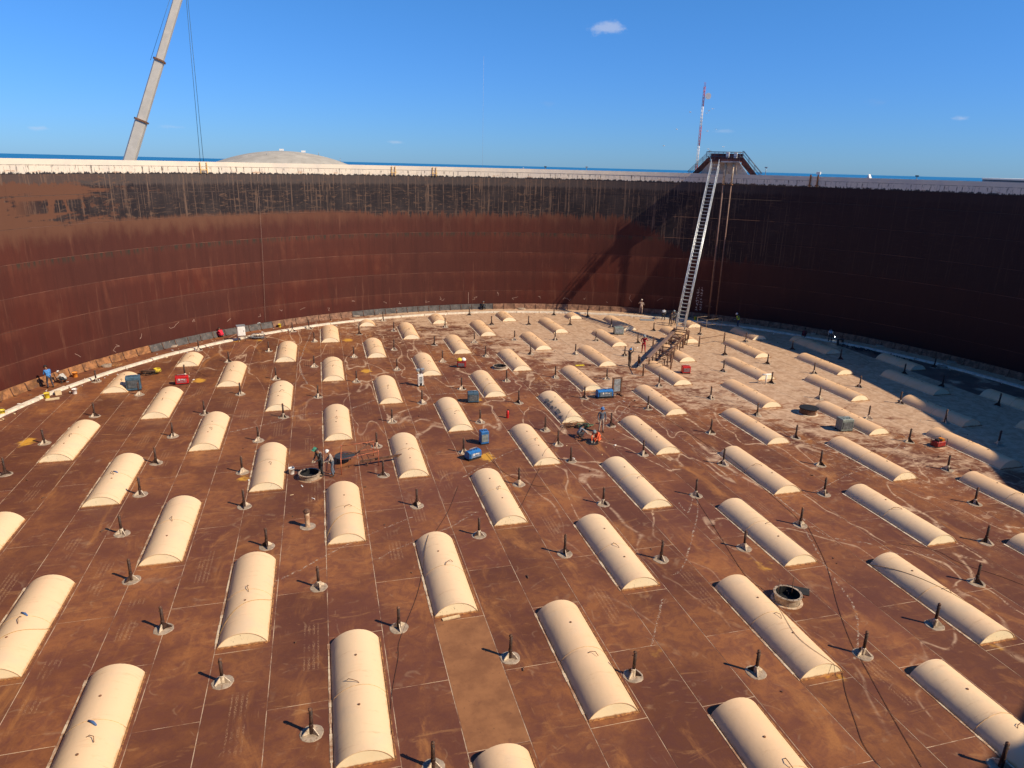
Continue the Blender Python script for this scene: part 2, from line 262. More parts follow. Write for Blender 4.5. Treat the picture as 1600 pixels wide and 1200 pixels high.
        mk = t.m('MULTIPLY', mk, t.ss(t.noise(pos, .9, 3), .38, .55))
        c = t.mix(t.m('MULTIPLY', mk, .42), c, (.50, .31, .17))
    t.set(b.inputs['Base Color'], c)
    t.set(b.inputs['Roughness'], t.m('ADD', t.m('MULTIPLY', n1b, .25), .48)); b.inputs['Specular IOR Level'].default_value = .3
    bp = t.new('ShaderNodeBump', {'Strength': .25, 'Distance': .02}); t.set(bp.inputs['Height'], t.m('ADD', t.m('ADD', t.noise(pos, 3.0, 6, .6), t.m('MULTIPLY', t.noise(pos, .55, 2, .5), 5.0)), t.m('MULTIPLY', gr, .3)))
    t.l.new(bp.outputs[0], b.inputs['Normal'])
MAT = {}
m, t, b = material('rusty_deck_plate'); deck_colour(t, b, True); MAT['plate'] = m
m, t, b = material('deck_rim_plate'); deck_colour(t, b, False, False); MAT['annulus'] = m
m, t, b = material('weld_bead')
pos = t.new('ShaderNodeNewGeometry').outputs['Position']
n = t.noise(pos, .7, 5, .7); c = t.mix(t.ss(n, .38, .58), (.17, .075, .045), (.55, .40, .27)); n = t.noise(pos, 3.1, 4); c = t.mix(t.ss(n, .5, .7, 0, .6), c, (.36, .17, .08))
c = t.mix(t.m('MULTIPLY', t.ss(dust_field(t, pos), 46, 56, 0, .9), t.ss(t.noise(pos, .5, 3), .30, .50)), c, (.11, .06, .045))
t.set(b.inputs['Base Color'], c); b.inputs['Roughness'].default_value = .7; MAT['bead'] = m
m, t, b = material('bare_rusted_plate')
pos = t.new('ShaderNodeNewGeometry').outputs['Position']
c = t.mix(t.ss(t.noise(pos, .9, 6, .65), .35, .65), (.20, .080, .031), (.29, .125, .048))
c = t.mix(t.ss(t.noise(pos, 7, 6, .75), .60, .68, 0, .8), c, (.10, .04, .02)); c = t.mix(t.ss(t.noise(pos, 2.2, 6, .7, 1), .6, .7, 0, .6), c, (.16, .06, .03))
t.set(b.inputs['Base Color'], c); b.inputs['Roughness'].default_value = .8; MAT['bare'] = m

m, t, b = material('cream_cover_paint')
pos = t.new('ShaderNodeNewGeometry').outputs['Position']; lo = t.new('ShaderNodeTexCoord').outputs['Object']; info = t.new('ShaderNodeObjectInfo').outputs['Random']
c = t.mix(info, (.73, .51, .305), (.77, .57, .355))
c = t.mix(t.ss(dust_field(t, pos), 36, 58, 0, .85), c, (.72, .44, .235))
c = t.mix(t.ss(t.noise(pos, .8, 5, .6), .35, .7, 0, .55), c, (.80, .55, .34))
c = t.mix(t.ss(t.noise(t.scale(pos, (1, 3.5, 1)), 1.6, 6, .7, .6), .56, .72, 0, .45), c, (.70, .44, .24))
x_, y_, z_ = t.sep(lo)
low = t.m('ADD', z_, t.m('MULTIPLY', t.noise(pos, 5, 4, .7), .22)); c = t.mix(t.ss(low, .20, .10, 0, .75), c, (.52, .29, .12))
c = t.mix(t.ss(t.noise(pos, 22, 4, .7), .69, .74, 0, .7), c, (.30, .15, .08))
c = t.mix(t.ss(t.noise(t.vm('ADD', t.scale(lo, (.7, 5, .7)), t.comb(t.m('MULTIPLY', info, 40), 0.0, 0.0)), 1.0, 6, .75), .57, .68, 0, .45), c, (.52, .31, .16))
c = t.mix(t.ss(t.noise(t.vm('ADD', lo, t.comb(0.0, t.m('MULTIPLY', info, 60), 0.0)), .7, 3, .6), .52, .72, 0, .4), c, (.58, .47, .34))
t.set(b.inputs['Base Color'], c); b.inputs['Roughness'].default_value = .55; b.inputs['Specular IOR Level'].default_value = .3
bp = t.new('ShaderNodeBump', {'Strength': .35, 'Distance': .05}); t.set(bp.inputs['Height'], t.noise(pos, 1.3, 3, .5)); t.l.new(bp.outputs[0], b.inputs['Normal'])
MAT['cover'] = m
m, t, b = material('cover_end_paint')
pos = t.new('ShaderNodeNewGeometry').outputs['Position']; info = t.new('ShaderNodeObjectInfo').outputs['Random']
c = t.mix(t.ss(t.noise(pos, 1.5, 5), .3, .7), (.90, .80, .58), (.88, .75, .52))
spk = t.ss(t.noise(t.scale(pos, (1, 1, .6)), 11, 5, .75), .60, .66)
c = t.mix(t.m('MULTIPLY', spk, t.m('MULTIPLY_ADD', info, .8, .0)), c, (.13, .10, .07))
low = t.m('ADD', t.sep(pos)[2], t.m('MULTIPLY', t.noise(pos, 4, 4, .7), .16)); c = t.mix(t.ss(low, .15, .07, 0, .85), c, (.38, .16, .05))
t.set(b.inputs['Base Color'], c); b.inputs['Roughness'].default_value = .6; MAT['cover_end'] = m
m, t, b = material('flaky_white_paint'); pos = t.new('ShaderNodeNewGeometry').outputs['Position']
c = t.mix(t.ss(t.noise(pos, 1.3, 5, .7), .40, .60), (.30, .16, .09), (.60, .48, .34)); c = t.mix(t.ss(dust_field(t, pos), 30, 44, 0, .8), c, (.66, .55, .42)); c = t.mix(t.ss(t.noise(pos, 9, 4, .7), .60, .66, 0, .7), c, (.16, .07, .04))
t.set(b.inputs['Base Color'], c); b.inputs['Roughness'].default_value = .75; MAT['flaky'] = m
MAT['rustedge'] = simple('orange_rust_edge', (.34, .155, .055), .8, var=.35, sc=4, dirt=((.16, .06, .03), .50))
MAT['post'] = simple('dark_rusty_pipe', (.050, .025, .019), .65, var=.4, sc=9, dirt=((.17, .075, .04), .60))
MAT['pad'] = simple('worn_white_pad', (.35, .275, .205), .75, var=.2, sc=4, dirt=((.24, .15, .10), .56))
MAT['gusset'] = simple('gusset_paint', (.62, .52, .40), .65, var=.2, sc=8, dirt=((.20, .08, .04), .56))
MAT['rustplug'] = simple('rust_brown_plug', (.20, .095, .05), .8, var=.4, sc=12)
MAT['black'] = simple('dark_rubber_and_hole', (.02, .02, .022), .6, var=.3)
MAT['white'] = simple('white_paint', (.76, .74, .70), .5, var=.08, dirt=((.45, .38, .3), .66))
MAT['blue'] = simple('blue_machine_paint', (.025, .15, .42), .4, var=.15)
MAT['bluegrey'] = simple('blue_grey_machine_paint', (.06, .12, .18), .5, var=.2)
MAT['greybox'] = simple('grey_machine_paint', (.20, .24, .23), .5, var=.2)
MAT['grille'] = simple('dark_grille', (.045, .05, .055), .5, var=.3)
MAT['red'] = simple('red_machine_paint', (.50, .018, .02), .4, var=.2)
MAT['darkred'] = simple('dark_red_paint', (.28, .02, .02), .5, var=.25)
MAT['yellow'] = simple('yellow_plastic', (.72, .55, .04), .5, var=.15)
MAT['orange'] = simple('orange_plastic', (.75, .26, .03), .5, var=.15)
MAT['redrail'] = simple('red_brown_rail_paint', (.42, .12, .06), .6, var=.3)
MAT['galv'] = simple('galvanised_steel', (.50, .53, .56), .42, .55, var=.15, sc=5)
MAT['rustbeam'] = simple('rusted_beam', (.13, .065, .042), .75, var=.35, sc=3, dirt=((.26, .12, .06), .55))
MAT['cardboard'] = simple('cardboard', (.60, .46, .28), .8, var=.1)
MAT['glass'] = simple('dark_window_glass', (.03, .05, .07), .1, var=.1)
MAT['beigecrane'] = simple('beige_boom_paint', (.50, .47, .42), .5, var=.06, sc=1.2, dirt=((.24, .2, .17), .70))
MAT['cable'] = simple('black_cable', (.075, .035, .022), .6, var=.2)
MAT['hoseorange'] = simple('ochre_hose', (.36, .20, .05), .6, var=.2)
MAT['concrete'] = simple('pale_concrete', (.40, .37, .31), .85, var=.10, sc=.25, dirt=((.28, .25, .2), .60))
MAT['lead'] = simple('grey_sheet_metal', (.30, .33, .36), .5, .3, var=.2)
m, t, b = material('dried_white_dust')
pos = t.new('ShaderNodeNewGeometry').outputs['Position']
t.set(b.inputs['Base Color'], (.60, .47, .36)); b.inputs['Roughness'].default_value = .9
t.set(b.inputs['Alpha'], t.m('MULTIPLY', t.ss(t.noise(pos, 5.5, 5, .8), .47, .60), .6)); MAT['dust'] = m
m, t, b = material('arc_glow'); b.inputs['Base Color'].default_value = (1, 1, 1, 1); b.inputs['Emission Color'].default_value = (.8, .9, 1, 1); b.inputs['Emission Strength'].default_value = 25; MAT['arc'] = m

# wall of the tank: streaked black bitumen over red-brown primer
m, t, b = material('stained_tank_plate')
pos = t.new('ShaderNodeNewGeometry').outputs['Position']; x, y, z = t.sep(pos); info = t.new('ShaderNodeObjectInfo').outputs['Random']
th = t.m('ARCTAN2', t.m('SUBTRACT', y, CY), t.m('SUBTRACT', x, CX)); u = t.m('MULTIPLY', th, 45.0)
v2 = t.comb(u, z, 0.0)
deg = t.m('MULTIPLY', th, 57.2958)
big = t.noise(v2, .11, 4, .5)
mid = t.noise(t.scale(v2, (1, .35, 1)), .8, 5, .65)
c = t.mix(t.ss(z, 1.0, 12.0), (.080, .0165, .0115), (.094, .028, .019))
c = t.mix(t.ss(big, .35, .65, 0, .65), c, (.068, .022, .018))
cz = t.m('FRACT', t.m('MULTIPLY', z, .4082)); c = t.mix(t.m('MULTIPLY', t.ss(cz, .55, .97), t.ss(mid, .35, .6, .15, .6)), c, (.140, .046, .029))
c = t.mix(t.ss(mid, .5, .75, 0, .5), c, (.155, .055, .032))
# per-course tone
cn = t.noise(t.comb(t.m('MULTIPLY', u, .03), t.m('FLOOR', t.m('MULTIPLY', z, .4082)), 0.0), 1.7, 2, .5)
c = t.mix(t.ss(cn, .35, .6, 0, .6), c, (.062, .022, .018))
vst = t.noise(t.scale(v2, (1.6, .10, 1)), 1.0, 5, .7)
c = t.mix(t.ss(vst, .43, .70, 0, .65), c, (.052, .017, .014))
# light streaks
lightst = t.noise(t.scale(v2, (2.6, .12, 1)), 1.0, 4, .7)
c = t.mix(t.ss(lightst, .58, .70, 0, .45), c, (.165, .070, .046))
# green-black fringe just under one seam
fr = t.m('MULTIPLY', t.ss(z, 9.1, 9.7), t.ss(z, 9.85, 9.75)); c = t.mix(t.m('MULTIPLY', fr, t.ss(t.noise(t.scale(v2, (2.2, .2, 1)), 1, 4, .7), .45, .6, 0, .8)), c, (.028, .034, .026))
# tan-brown upper zone
tanz = t.ss(t.m('ADD', z, t.m('MULTIPLY', t.m('SUBTRACT', mid, .5), 3)), 10.6, 12.4, 0, 1)
left = t.ss(deg, 110, 128)
c = t.mix(t.m('MULTIPLY', tanz, t.m('MULTIPLY_ADD', left, .4, .5)), c, (.128, .060, .037))
# black coating
ed = t.noise(t.scale(v2, (2.6, .03, 1)), 1.0, 6, .85)
ed2 = t.noise(v2, .16, 3, .5)
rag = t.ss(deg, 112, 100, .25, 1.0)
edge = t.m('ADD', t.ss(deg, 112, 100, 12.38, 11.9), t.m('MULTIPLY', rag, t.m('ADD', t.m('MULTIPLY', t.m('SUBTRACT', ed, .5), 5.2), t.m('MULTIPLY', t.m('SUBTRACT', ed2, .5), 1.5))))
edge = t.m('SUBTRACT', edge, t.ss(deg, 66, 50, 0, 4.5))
blk = t.ss(t.m('SUBTRACT', z, edge), -.15, .35)
pat = t.noise(t.scale(v2, (.25, 1.2, 1)), 1.0, 5, .6)
lp = t.noise(t.scale(v2, (.22, 1.1, 1)), 1.0, 7, .68)
keep = t.ss(t.m('ADD', lp, t.m('ADD', t.ss(deg, 154, 131, -.10, .24), t.m('MULTIPLY', t.m('SUBTRACT', t.noise(t.scale(v2, (4, .1, 1)), 1, 3), .5), .18))), .47, .58)
keep = t.m('MAXIMUM', keep, t.m('MULTIPLY', t.ss(deg, 154, 149), t.m('MULTIPLY', t.m('MULTIPLY', t.ss(z, 13.3, 13.45), t.ss(z, 14.45, 14.3)), t.ss(t.noise(t.scale(v2, (1.2, .3, 1)), 1, 5, .7), .46, .5))))
top = t.ss(t.m('ADD', z, t.m('MULTIPLY', t.noise(t.scale(v2, (2.2, .3, 1)), 1.0, 4, .75), 1.4)), 16.35, 16.5)
blk = t.m('MULTIPLY', blk, t.m('MAXIMUM', keep, t.m('MULTIPLY', top, .8)))
drip = t.noise(t.scale(v2, (6.5, .04, 1)), 1.0, 4, .75); dl = t.noise(t.scale(v2, (4.5, .55, 1)), 1.0, 4, .7)
dm = t.m('MULTIPLY', t.ss(drip, .53, .60), t.ss(dl, .42, .52))
band = t.m('MULTIPLY', t.ss(t.m('ADD', z, t.m('MULTIPLY', drip, 1.2)), 15.9, 16.2), t.ss(z, 16.7, 16.3, .5, 1))
fade = t.ss(t.noise(v2, .3, 4, .6), .42, .7, 0, .5)
bc = t.mix(fade, (.020, .016, .019), (.055, .042, .040))
bc = t.mix(t.m('MULTIPLY', band, .55), bc, (.10, .078, .07))
bc = t.mix(t.m('MULTIPLY', dm, .8), bc, (.165, .105, .075))
hz = t.noise(t.scale(v2, (.6, 6, 1)), 1.0, 5, .75); bc = t.mix(t.ss(hz, .56, .66, 0, .65), bc, (.105, .066, .05))
rr1 = t.noise(t.scale(v2, (.9, 3.2, 1)), 1.0, 6, .75, .5); bc = t.mix(t.m('MULTIPLY', t.ss(rr1, .55, .61), t.ss(t.noise(v2, .13, 2), .42, .58, .1, .8)), bc, (.125, .075, .052))
c = t.mix(blk, c, bc)
# right side darkened: the wall's shade and black stain put in the colour
shade_stain = t.m('MULTIPLY', t.ss(t.m('ADD', deg, t.m('MULTIPLY', t.m('SUBTRACT', big, .5), 30)), 58, 34), .86)
c = t.mix(shade_stain, c, (.030, .015, .016))
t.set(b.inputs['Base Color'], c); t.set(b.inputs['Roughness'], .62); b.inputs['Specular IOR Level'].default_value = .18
bp = t.new('ShaderNodeBump', {'Strength': .2, 'Distance': .03}); t.set(bp.inputs['Height'], t.noise(v2, .7, 4)); t.l.new(bp.outputs[0], b.inputs['Normal'])
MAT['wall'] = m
m, t, b = material('wall_seam')
pos = t.new('ShaderNodeNewGeometry').outputs['Position']
c = t.mix(t.ss(t.noise(pos, .5, 4, .6), .35, .65), (.07, .03, .022), (.19, .085, .058)); z = t.sep(pos)[2]
c = t.mix(t.ss(z, 12.0, 13.0, 0, .85), c, (.06, .045, .04))
t.set(b.inputs['Base Color'], c); b.inputs['Roughness'].default_value = .8; MAT['seam'] = m
m, t, b = material('white_rim_band')
pos = t.new('ShaderNodeNewGeometry').outputs['Position']; x, y, z = t.sep(pos)
u = t.m('MULTIPLY', t.m('ARCTAN2', t.m('SUBTRACT', y, CY), t.m('SUBTRACT', x, CX)), 45.0); v2 = t.comb(u, z, 0.0)
c = t.mix(t.ss(t.noise(v2, .6, 4), .35, .7), (.72, .63, .50), (.62, .55, .46))
n = t.noise(t.scale(v2, (3.6, .3, 1)), 1.0, 5, .8); lowz = t.ss(t.m('ADD', z, t.m('MULTIPLY', t.m('SUBTRACT', t.noise(v2, .25, 3), .5), .5)), 17.13, 16.95)
c = t.mix(t.m('MULTIPLY', t.ss(n, .54, .60), lowz), c, (.055, .045, .04))
n = t.noise(t.scale(v2, (.5, 1.6, 1)), 1.6, 5, .75); rz_ = t.ss(z, 16.95, 16.5)
c = t.mix(t.m('MULTIPLY', t.ss(n, .55, .66, 0, .85), rz_), c, (.36, .15, .045))
n = t.noise(t.scale(v2, (.7, 0, 1)), 1.0, 2); c = t.mix(t.m('MULTIPLY', t.ss(n, .70, .73), t.ss(t.noise(v2, 3, 3), .4, .6)), c, (.62, .36, .10))
n = t.noise(t.scale(v2, (3, 1.2, 1)), 1.0, 4, .7); c = t.mix(t.ss(t.m('ADD', z, t.m('MULTIPLY', n, -.9)), 16.12, 16.02), c, (.03, .025, .026))
ln = t.m('MULTIPLY', t.ss(z, 17.06, 17.085), t.ss(z, 17.12, 17.095)); c = t.mix(t.m('MULTIPLY', ln, t.ss(t.noise(t.scale(v2, (1, 0, 1)), 2, 3), .42, .52, 0, .85)), c, (.06, .05, .045))
t.set(b.inputs['Base Color'], c); b.inputs['Roughness'].default_value = .6; MAT['rim'] = m
MAT['sealorange'] = simple('rust_orange_seal_sheet', (.26, .115, .045), .8, var=.35, sc=2, dirt=((.13, .06, .04), .56))
MAT['sealdark'] = simple('dark_grey_seal_sheet', (.075, .068, .066), .7, var=.3, sc=2, dirt=((.2, .14, .1), .6))
MAT['sealbrown'] = simple('brown_seal_sheet', (.22, .115, .07), .8, var=.3, sc=2, dirt=((.1, .045, .03), .55))
MAT['dam'] = simple('worn_white_foam_dam', (.68, .60, .48), .75, var=.15, sc=2.5, dirt=((.35, .24, .16), .60))
m, t, b = material('sea_water')
pos = t.new('ShaderNodeNewGeometry').outputs['Position']
c = t.mix(t.ss(t.noise(t.scale(pos, (.0006, .0006, 1)), 1.0, 4), .3, .7), (.018, .15, .34), (.025, .18, .40))
t.set(b.inputs['Base Color'], c); b.inputs['Roughness'].default_value = .75; b.inputs['Specular IOR Level'].default_value = .05; MAT['sea'] = m
MAT['ground'] = simple('dry_sand_ground', (.36, .29, .20), .95, var=.15, sc=.05)

# ============================================================ SETTING
def struct(name, bm, mat, parent=None, **k): 
    o = bm.build(name, mat, parent)
    if parent is None: o['kind'] = 'structure'
    return o
# sea, coast and the ground round the tank
def ringsheet(r0, r1, z, n=96, cx=0.0, cy=0.0):
    bm = M(); vs = [(cx+r*math.cos(2*math.pi*k/n), cy+r*math.sin(2*math.pi*k/n), z) for r in (r0, r1) for k in range(n)]
    return bm.add(vs, [(k, (k+1) % n, n+(k+1) % n, n+k)[::-1] if r0 < r1 else () for k in range(n)])
def disc(r, z, n=96, cx=0.0, cy=0.0):
    bm = M(); return bm.add([(cx+r*math.cos(2*math.pi*k/n), cy+r*math.sin(2*math.pi*k/n), z) for k in range(n)], [tuple(range(n))])
o = struct('sea', disc(27000, -25, 256), MAT['sea']); o['label'] = 'deep blue sea reaching the horizon behind the tank rim'
bm = M(); n = 96; bm.add([(CX+r*math.cos(2*math.pi*k/n), CY+r*math.sin(2*math.pi*k/n), z) for r, z in ((1300, -25.5), (1100, -4), (1099, -4)) for k in range(n)],
    [(i*n+k, i*n+(k+1) % n, (i+1)*n+(k+1) % n, (i+1)*n+k) for i in range(2) for k in range(n)]); bm.add([(CX+1099*math.cos(2*math.pi*k/n), CY+1099*math.sin(2*math.pi*k/n), -4) for k in range(n)], [tuple(range(n))])
o = struct('ground', bm, MAT['ground']); o['label'] = 'dry sandy ground around the tanks'

# ------------------------------------------------------------ floating deck
deck = thing('tank_deck', 'rust brown floating roof deck of welded steel plates', 'deck', (0, 0, 0)); del deck['category']; deck['kind'] = 'structure'
link('weld_bead_sheet', disc(42.2, -.007, 128, CX, CY).mesh('weld_bead_sheet', MAT['bead']), deck)
bm = M(); n = 160
bm.add([(CX+r*math.cos(2*math.pi*k/n), CY+r*math.sin(2*math.pi*k/n), z) for r, z in ((42.15, -.01), (42.15, .0), (44.85, 0.0), (44.85, -.1)) for k in range(n)],
       [(i*n+k, i*n+(k+1) % n, (i+1)*n+(k+1) % n, (i+1)*n+k)[::-1] for i in range(3) for k in range(n)])
bm.build('rim_walkway', MAT['annulus'], deck)
LX, LY, DX, DY = 7.885, 44.672, 4.2068, 6.7925
def clip_circle(poly, R, n=120):
    out = list(poly)
    for k in range(n):
        a = 2*math.pi*(k+.5)/n; nx, ny = math.cos(a), math.sin(a); d = R*math.cos(math.pi/n)
        new = []
        for i in range(len(out)):
            p, q = out[i], out[(i+1) % len(out)]
            dp = (p[0]-CX)*nx+(p[1]-CY)*ny-d; dq = (q[0]-CX)*nx+(q[1]-CY)*ny-d
            if dp <= 0: new.append(p)
            if (dp < 0 < dq) or (dq < 0 < dp): s_ = dp/(dp-dq); new.append((p[0]+(q[0]-p[0])*s_, p[1]+(q[1]-p[1])*s_))
        out = new
        if len(out) < 3: return []
    return out
G = .015
cells = []
for k in range(-22, 22):
    x0 = LX-.06+DX*k/2; x1 = x0+DX/2
    jo = 0.0 if k % 2 == 0 else .5
    for j in range(-9, 9):
        y0 = LY+DY*(j+jo-.05); y1 = y0+DY
        poly = clip_circle([(x0+G, y0+G), (x1-G, y0+G), (x1-G, y1-G), (x0+G, y1-G)], 42.14)
        if len(poly) < 3: continue
        ar = abs(sum(poly[i][0]*poly[(i+1) % len(poly)][1]-poly[(i+1) % len(poly)][0]*poly[i][1] for i in range(len(poly))))/2
        if ar < .15: continue
        mx = sum(p[0] for p in poly)/len(poly); my = sum(p[1] for p in poly)/len(poly); px = topix(mx, my, 0)
        vis = px is not None and -150 < px[0] < 1750 and px[1] < 1350
        cells.append(((0 if vis else 1, math.hypot(mx, my)*(1+.3/ max(ar, .3))), (k, j), (x0, y0), poly, ar))
cells.sort(key=lambda c: c[0])
full = DX/2*DY-.36
bx = M().prism([(G-DX/4, G), (DX/4-G, G), (DX/4-G, DY-G), (G-DX/4, DY-G)], -.006, 0.0)
full_me = bx.mesh('deck_plate', MAT['plate']); bare_me = bx.mesh('deck_plate', MAT['bare'])
rest = M()
for q, (key, (k, j), (x0, y0), poly, ar) in enumerate(cells):
    ox, oy = x0+DX/4, y0
    if q >= 299: rest.prism(poly, -.006, 0.0); continue
    if ar > full: me = bare_me if (k, j) == (-2, -4) else full_me
    else: me = M().prism([(a-ox, b_-oy) for a, b_ in poly], -.006, 0.0).mesh('deck_plate', MAT['plate'])
    o = link('deck_plate', me, deck, loc=(ox, oy, 0))
    if me is bare_me: o['label'] = 'bare orange-brown replaced deck plate'
if rest.v: o = rest.build('deck_plate', MAT['plate'], deck); o['kind'] = 'stuff'
# raised pale foam dam around the deck edge
dam = thing('foam_dam', 'worn white raised kerb ring around the edge of the rusty deck', 'kerb', (CX, CY, 0))
ND = 90; da = 2*math.pi/ND
bm = M(); r0, r1 = 42.18, 42.62; ns = 2
for s_ in range(ns):
    a0 = -da*.49+da*.98*s_/ns; a1 = -da*.49+da*.98*(s_+1)/ns
    bm.add([(r*math.cos(a), r*math.sin(a), z) for a in (a0, a1) for r, z in ((r0, 0), (r0+.03, .17), (r1-.03, .17), (r1, 0))], [(0, 1, 5, 4), (1, 2, 6, 5), (2, 3, 7, 6)]+([(3, 2, 1, 0)] if s_ == 0 else [])+([(4, 5, 6, 7)] if s_ == ns-1 else []))
dme = bm.mesh('dam_segment', MAT['dam'])
for k in range(ND):
    o = link('dam_segment', dme, dam, rz=k*da+rnd.uniform(-.0006, .0006), loc=(rnd.uniform(-.03, .03), rnd.uniform(-.03, .03), rnd.uniform(-.02, .01)))
# sheets leaning on the wall all round the seal gap
seal = thing('rim_seal', 'ring of short rusty and dark sheets leaning against the foot of the tank wall', 'seal', (CX, CY, 0))
NS = 200; sa = 2*math.pi/NS
def sealmesh(mat):
    bm = M(); h = sa*.496
    for (ra, za, rb, zb) in ((44.74, .0, 44.97, .66),):
        bm.add([(r*math.cos(a), r*math.sin(a), z) for a in (-h, h) for r, z in ((ra, za), (rb, zb), (rb+.03, zb-.01), (ra+.03, za-.02))], [(0, 1, 5, 4)[::-1], (1, 2, 6, 5)[::-1], (0, 3, 2, 1)[::-1], (4, 5, 6, 7)[::-1], (2, 3, 7, 6)[::-1]])
    return bm.mesh('seal_sheet', mat)
smo, smd, smb = sealmesh(MAT['sealorange']), sealmesh(MAT['sealdark']), sealmesh(MAT['sealbrown'])
hb = M(); hb.box((44.80, sa*22.5, .33), (.04, .05, .62), tilt=('Y', .33)); hb.box((44.60, sa*22.5, .05), (.22, .05, .05)); hme = hb.mesh('hanger', MAT['rustbeam'])
for k in range(NS):
    a = math.degrees(k*sa); a = a if a < 270 else a-360
    me = smo if (a > 139 or a < -20) else smd if 122 < a <= 139 or 86 < a <= 108.5 else smb
    link('seal_sheet', me, seal, rz=k*sa+rnd.uniform(-.0005, .0005), loc=(0, 0, rnd.uniform(-.015, .015)))
    if -15 < a < 165: link('hanger', hme, seal, rz=k*sa)

# ------------------------------------------------------------ tank wall
wall = thing('tank_wall', 'tall curved steel tank wall, red-brown below, black streaked above, white rim', 'wall', (CX, CY, 0))
bm = M(); n = 192; prof = ((RW+.05, -4), (RW+.05, 17.54), (RW+.012, 17.54), (RW+.012, -4))
bm.add([(r*math.cos(2*math.pi*k/n), r*math.sin(2*math.pi*k/n), z) for r, z in prof for k in range(n)],
       [(i*n+k, i*n+(k+1) % n, (i+1)*n+(k+1) % n, (i+1)*n+k) for i in range(3) for k in range(n)], smooth=True)
bm.build('shell_backing', MAT['seam'], wall)
courses = [(-3.9, 2.335), (2.365, 4.785), (4.815, 7.285), (7.315, 9.785), (9.815, 12.365), (12.395, 14.745), (14.775, 16.40)]
NP = 32; pa = 2*math.pi/NP
def curved(ra, rb, z0, z1, ga, ns=6):
    bm = M(); h0, h1 = -pa/2+ga, pa/2-ga
    an = [h0+(h1-h0)*i/ns for i in range(ns+1)]
    bm.add([(ra*math.cos(a), ra*math.sin(a), z) for a in an for z in (z0, z1)], [(2*i, 2*i+1, 2*i+3, 2*i+2) for i in range(ns)], smooth=True)
    bm.add([(r*math.cos(a), r*math.sin(a), z1) for a in an for r in (ra, rb)], [(2*i, 2*i+1, 2*i+3, 2*i+2) for i in range(ns)])
    bm.add([(r*math.cos(a), r*math.sin(a), z0) for a in an for r in (ra, rb)], [(2*i+2, 2*i+3, 2*i+1, 2*i) for i in range(ns)])
    return bm
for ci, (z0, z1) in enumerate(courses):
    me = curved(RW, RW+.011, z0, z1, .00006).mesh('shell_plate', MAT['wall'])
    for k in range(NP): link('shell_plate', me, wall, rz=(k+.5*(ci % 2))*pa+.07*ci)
me = curved(RW-.02, RW+.011, 16.42, 17.09, .0002).mesh('rim_plate', MAT['rim'])
for k in range(NP): link('rim_plate', me, wall, rz=k*pa)
bm = M(); prof = ((RW-.045, 17.10), (RW-.045, 17.56), (RW+.14, 17.56), (RW+.14, 17.45), (RW+.052, 17.45))
bm.add([(r*math.cos(2*math.pi*k/n), r*math.sin(2*math.pi*k/n), z) for r, z in prof for k in range(n)],
       [(i*n+k, (i+1)*n+k, (i+1)*n+(k+1) % n, i*n+(k+1) % n)[::-1] for i in range(4) for k in range(n)], smooth=False)
bm.build('rim_angle', MAT['rim'], wall)
bm = M(); prof = ((RW+.06, 16.2), (RW+1.1, 16.2), (RW+1.1, 16.28), (RW+.06, 16.28))
bm.add([(r*math.cos(2*math.pi*k/n), r*math.sin(2*math.pi*k/n), z) for r, z in prof for k in range(n)],
       [(i*n+k, i*n+(k+1) % n, (i+1)*n+(k+1) % n, (i+1)*n+k) for i in range(3) for k in range(n)], smooth=False)
bm.build('wind_girder', MAT['lead'], wall)
# chalk marks painted on the lower course (thin raised paint)
bm = M(); rr = random.Random(3)
def wallpt(th, z, off=.012): r = RW-off; return Vector((r*math.cos(th), r*math.sin(th), z))
def wstroke(bm, pts, wd=.05):
    for (a, za), (b_, zb) in zip(pts[:-1], pts[1:]):
        p, q = wallpt(a, za), wallpt(b_, zb); d = (q-p).normalized(); nrm = Vector((-math.cos(a), -math.sin(a), 0)); s_ = d.cross(nrm)*wd/2
        bm.add([p-s_, q-s_, q+s_, p+s_], [(0, 1, 2, 3)])
for k in range(26):
    th = R_(50+k*3.9+rr.uniform(-1, 1)); z = rr.uniform(1.1, 2.0)
    pts = [(th, z)]
    for _ in range(rr.randint(2, 4)): pts.append((pts[-1][0]+rr.uniform(-.010, .010), pts[-1][1]+rr.uniform(-.3, .3)))
    wstroke(bm, pts, .035)
wstroke(bm, [(R_(89.6), 2.2), (R_(89.6), .7)], .05)
th0 = R_(51.3)
for col in range(2):
    for q in range(7):
        z = 1.2+q*.42; a = th0+col*.009
        pts = [(a+rr.uniform(-.003, .003), z+rr.uniform(-.15, .2)) for _ in range(4)]; wstroke(bm, pts, .055)
MAT['chalk'] = simple('white_chalk', (.62, .56, .50), .9)
MAT['chalkfaint'] = simple('faint_chalk', (.34, .22, .18), .9)
o = bm.build('chalk_marks', MAT['chalkfaint'], wall); o['kind'] = 'stuff'
bm = M()
for col in range(2):
    for q in range(8):
        z = 1.0+q*.36; a = th0+col*.011
        pts = [(a+rr.uniform(-.004, .004), z+rr.uniform(-.12, .16)) for _ in range(4)]; wstroke(bm, pts, .05)
bm.build('chalk_writing', MAT['chalk'], wall)

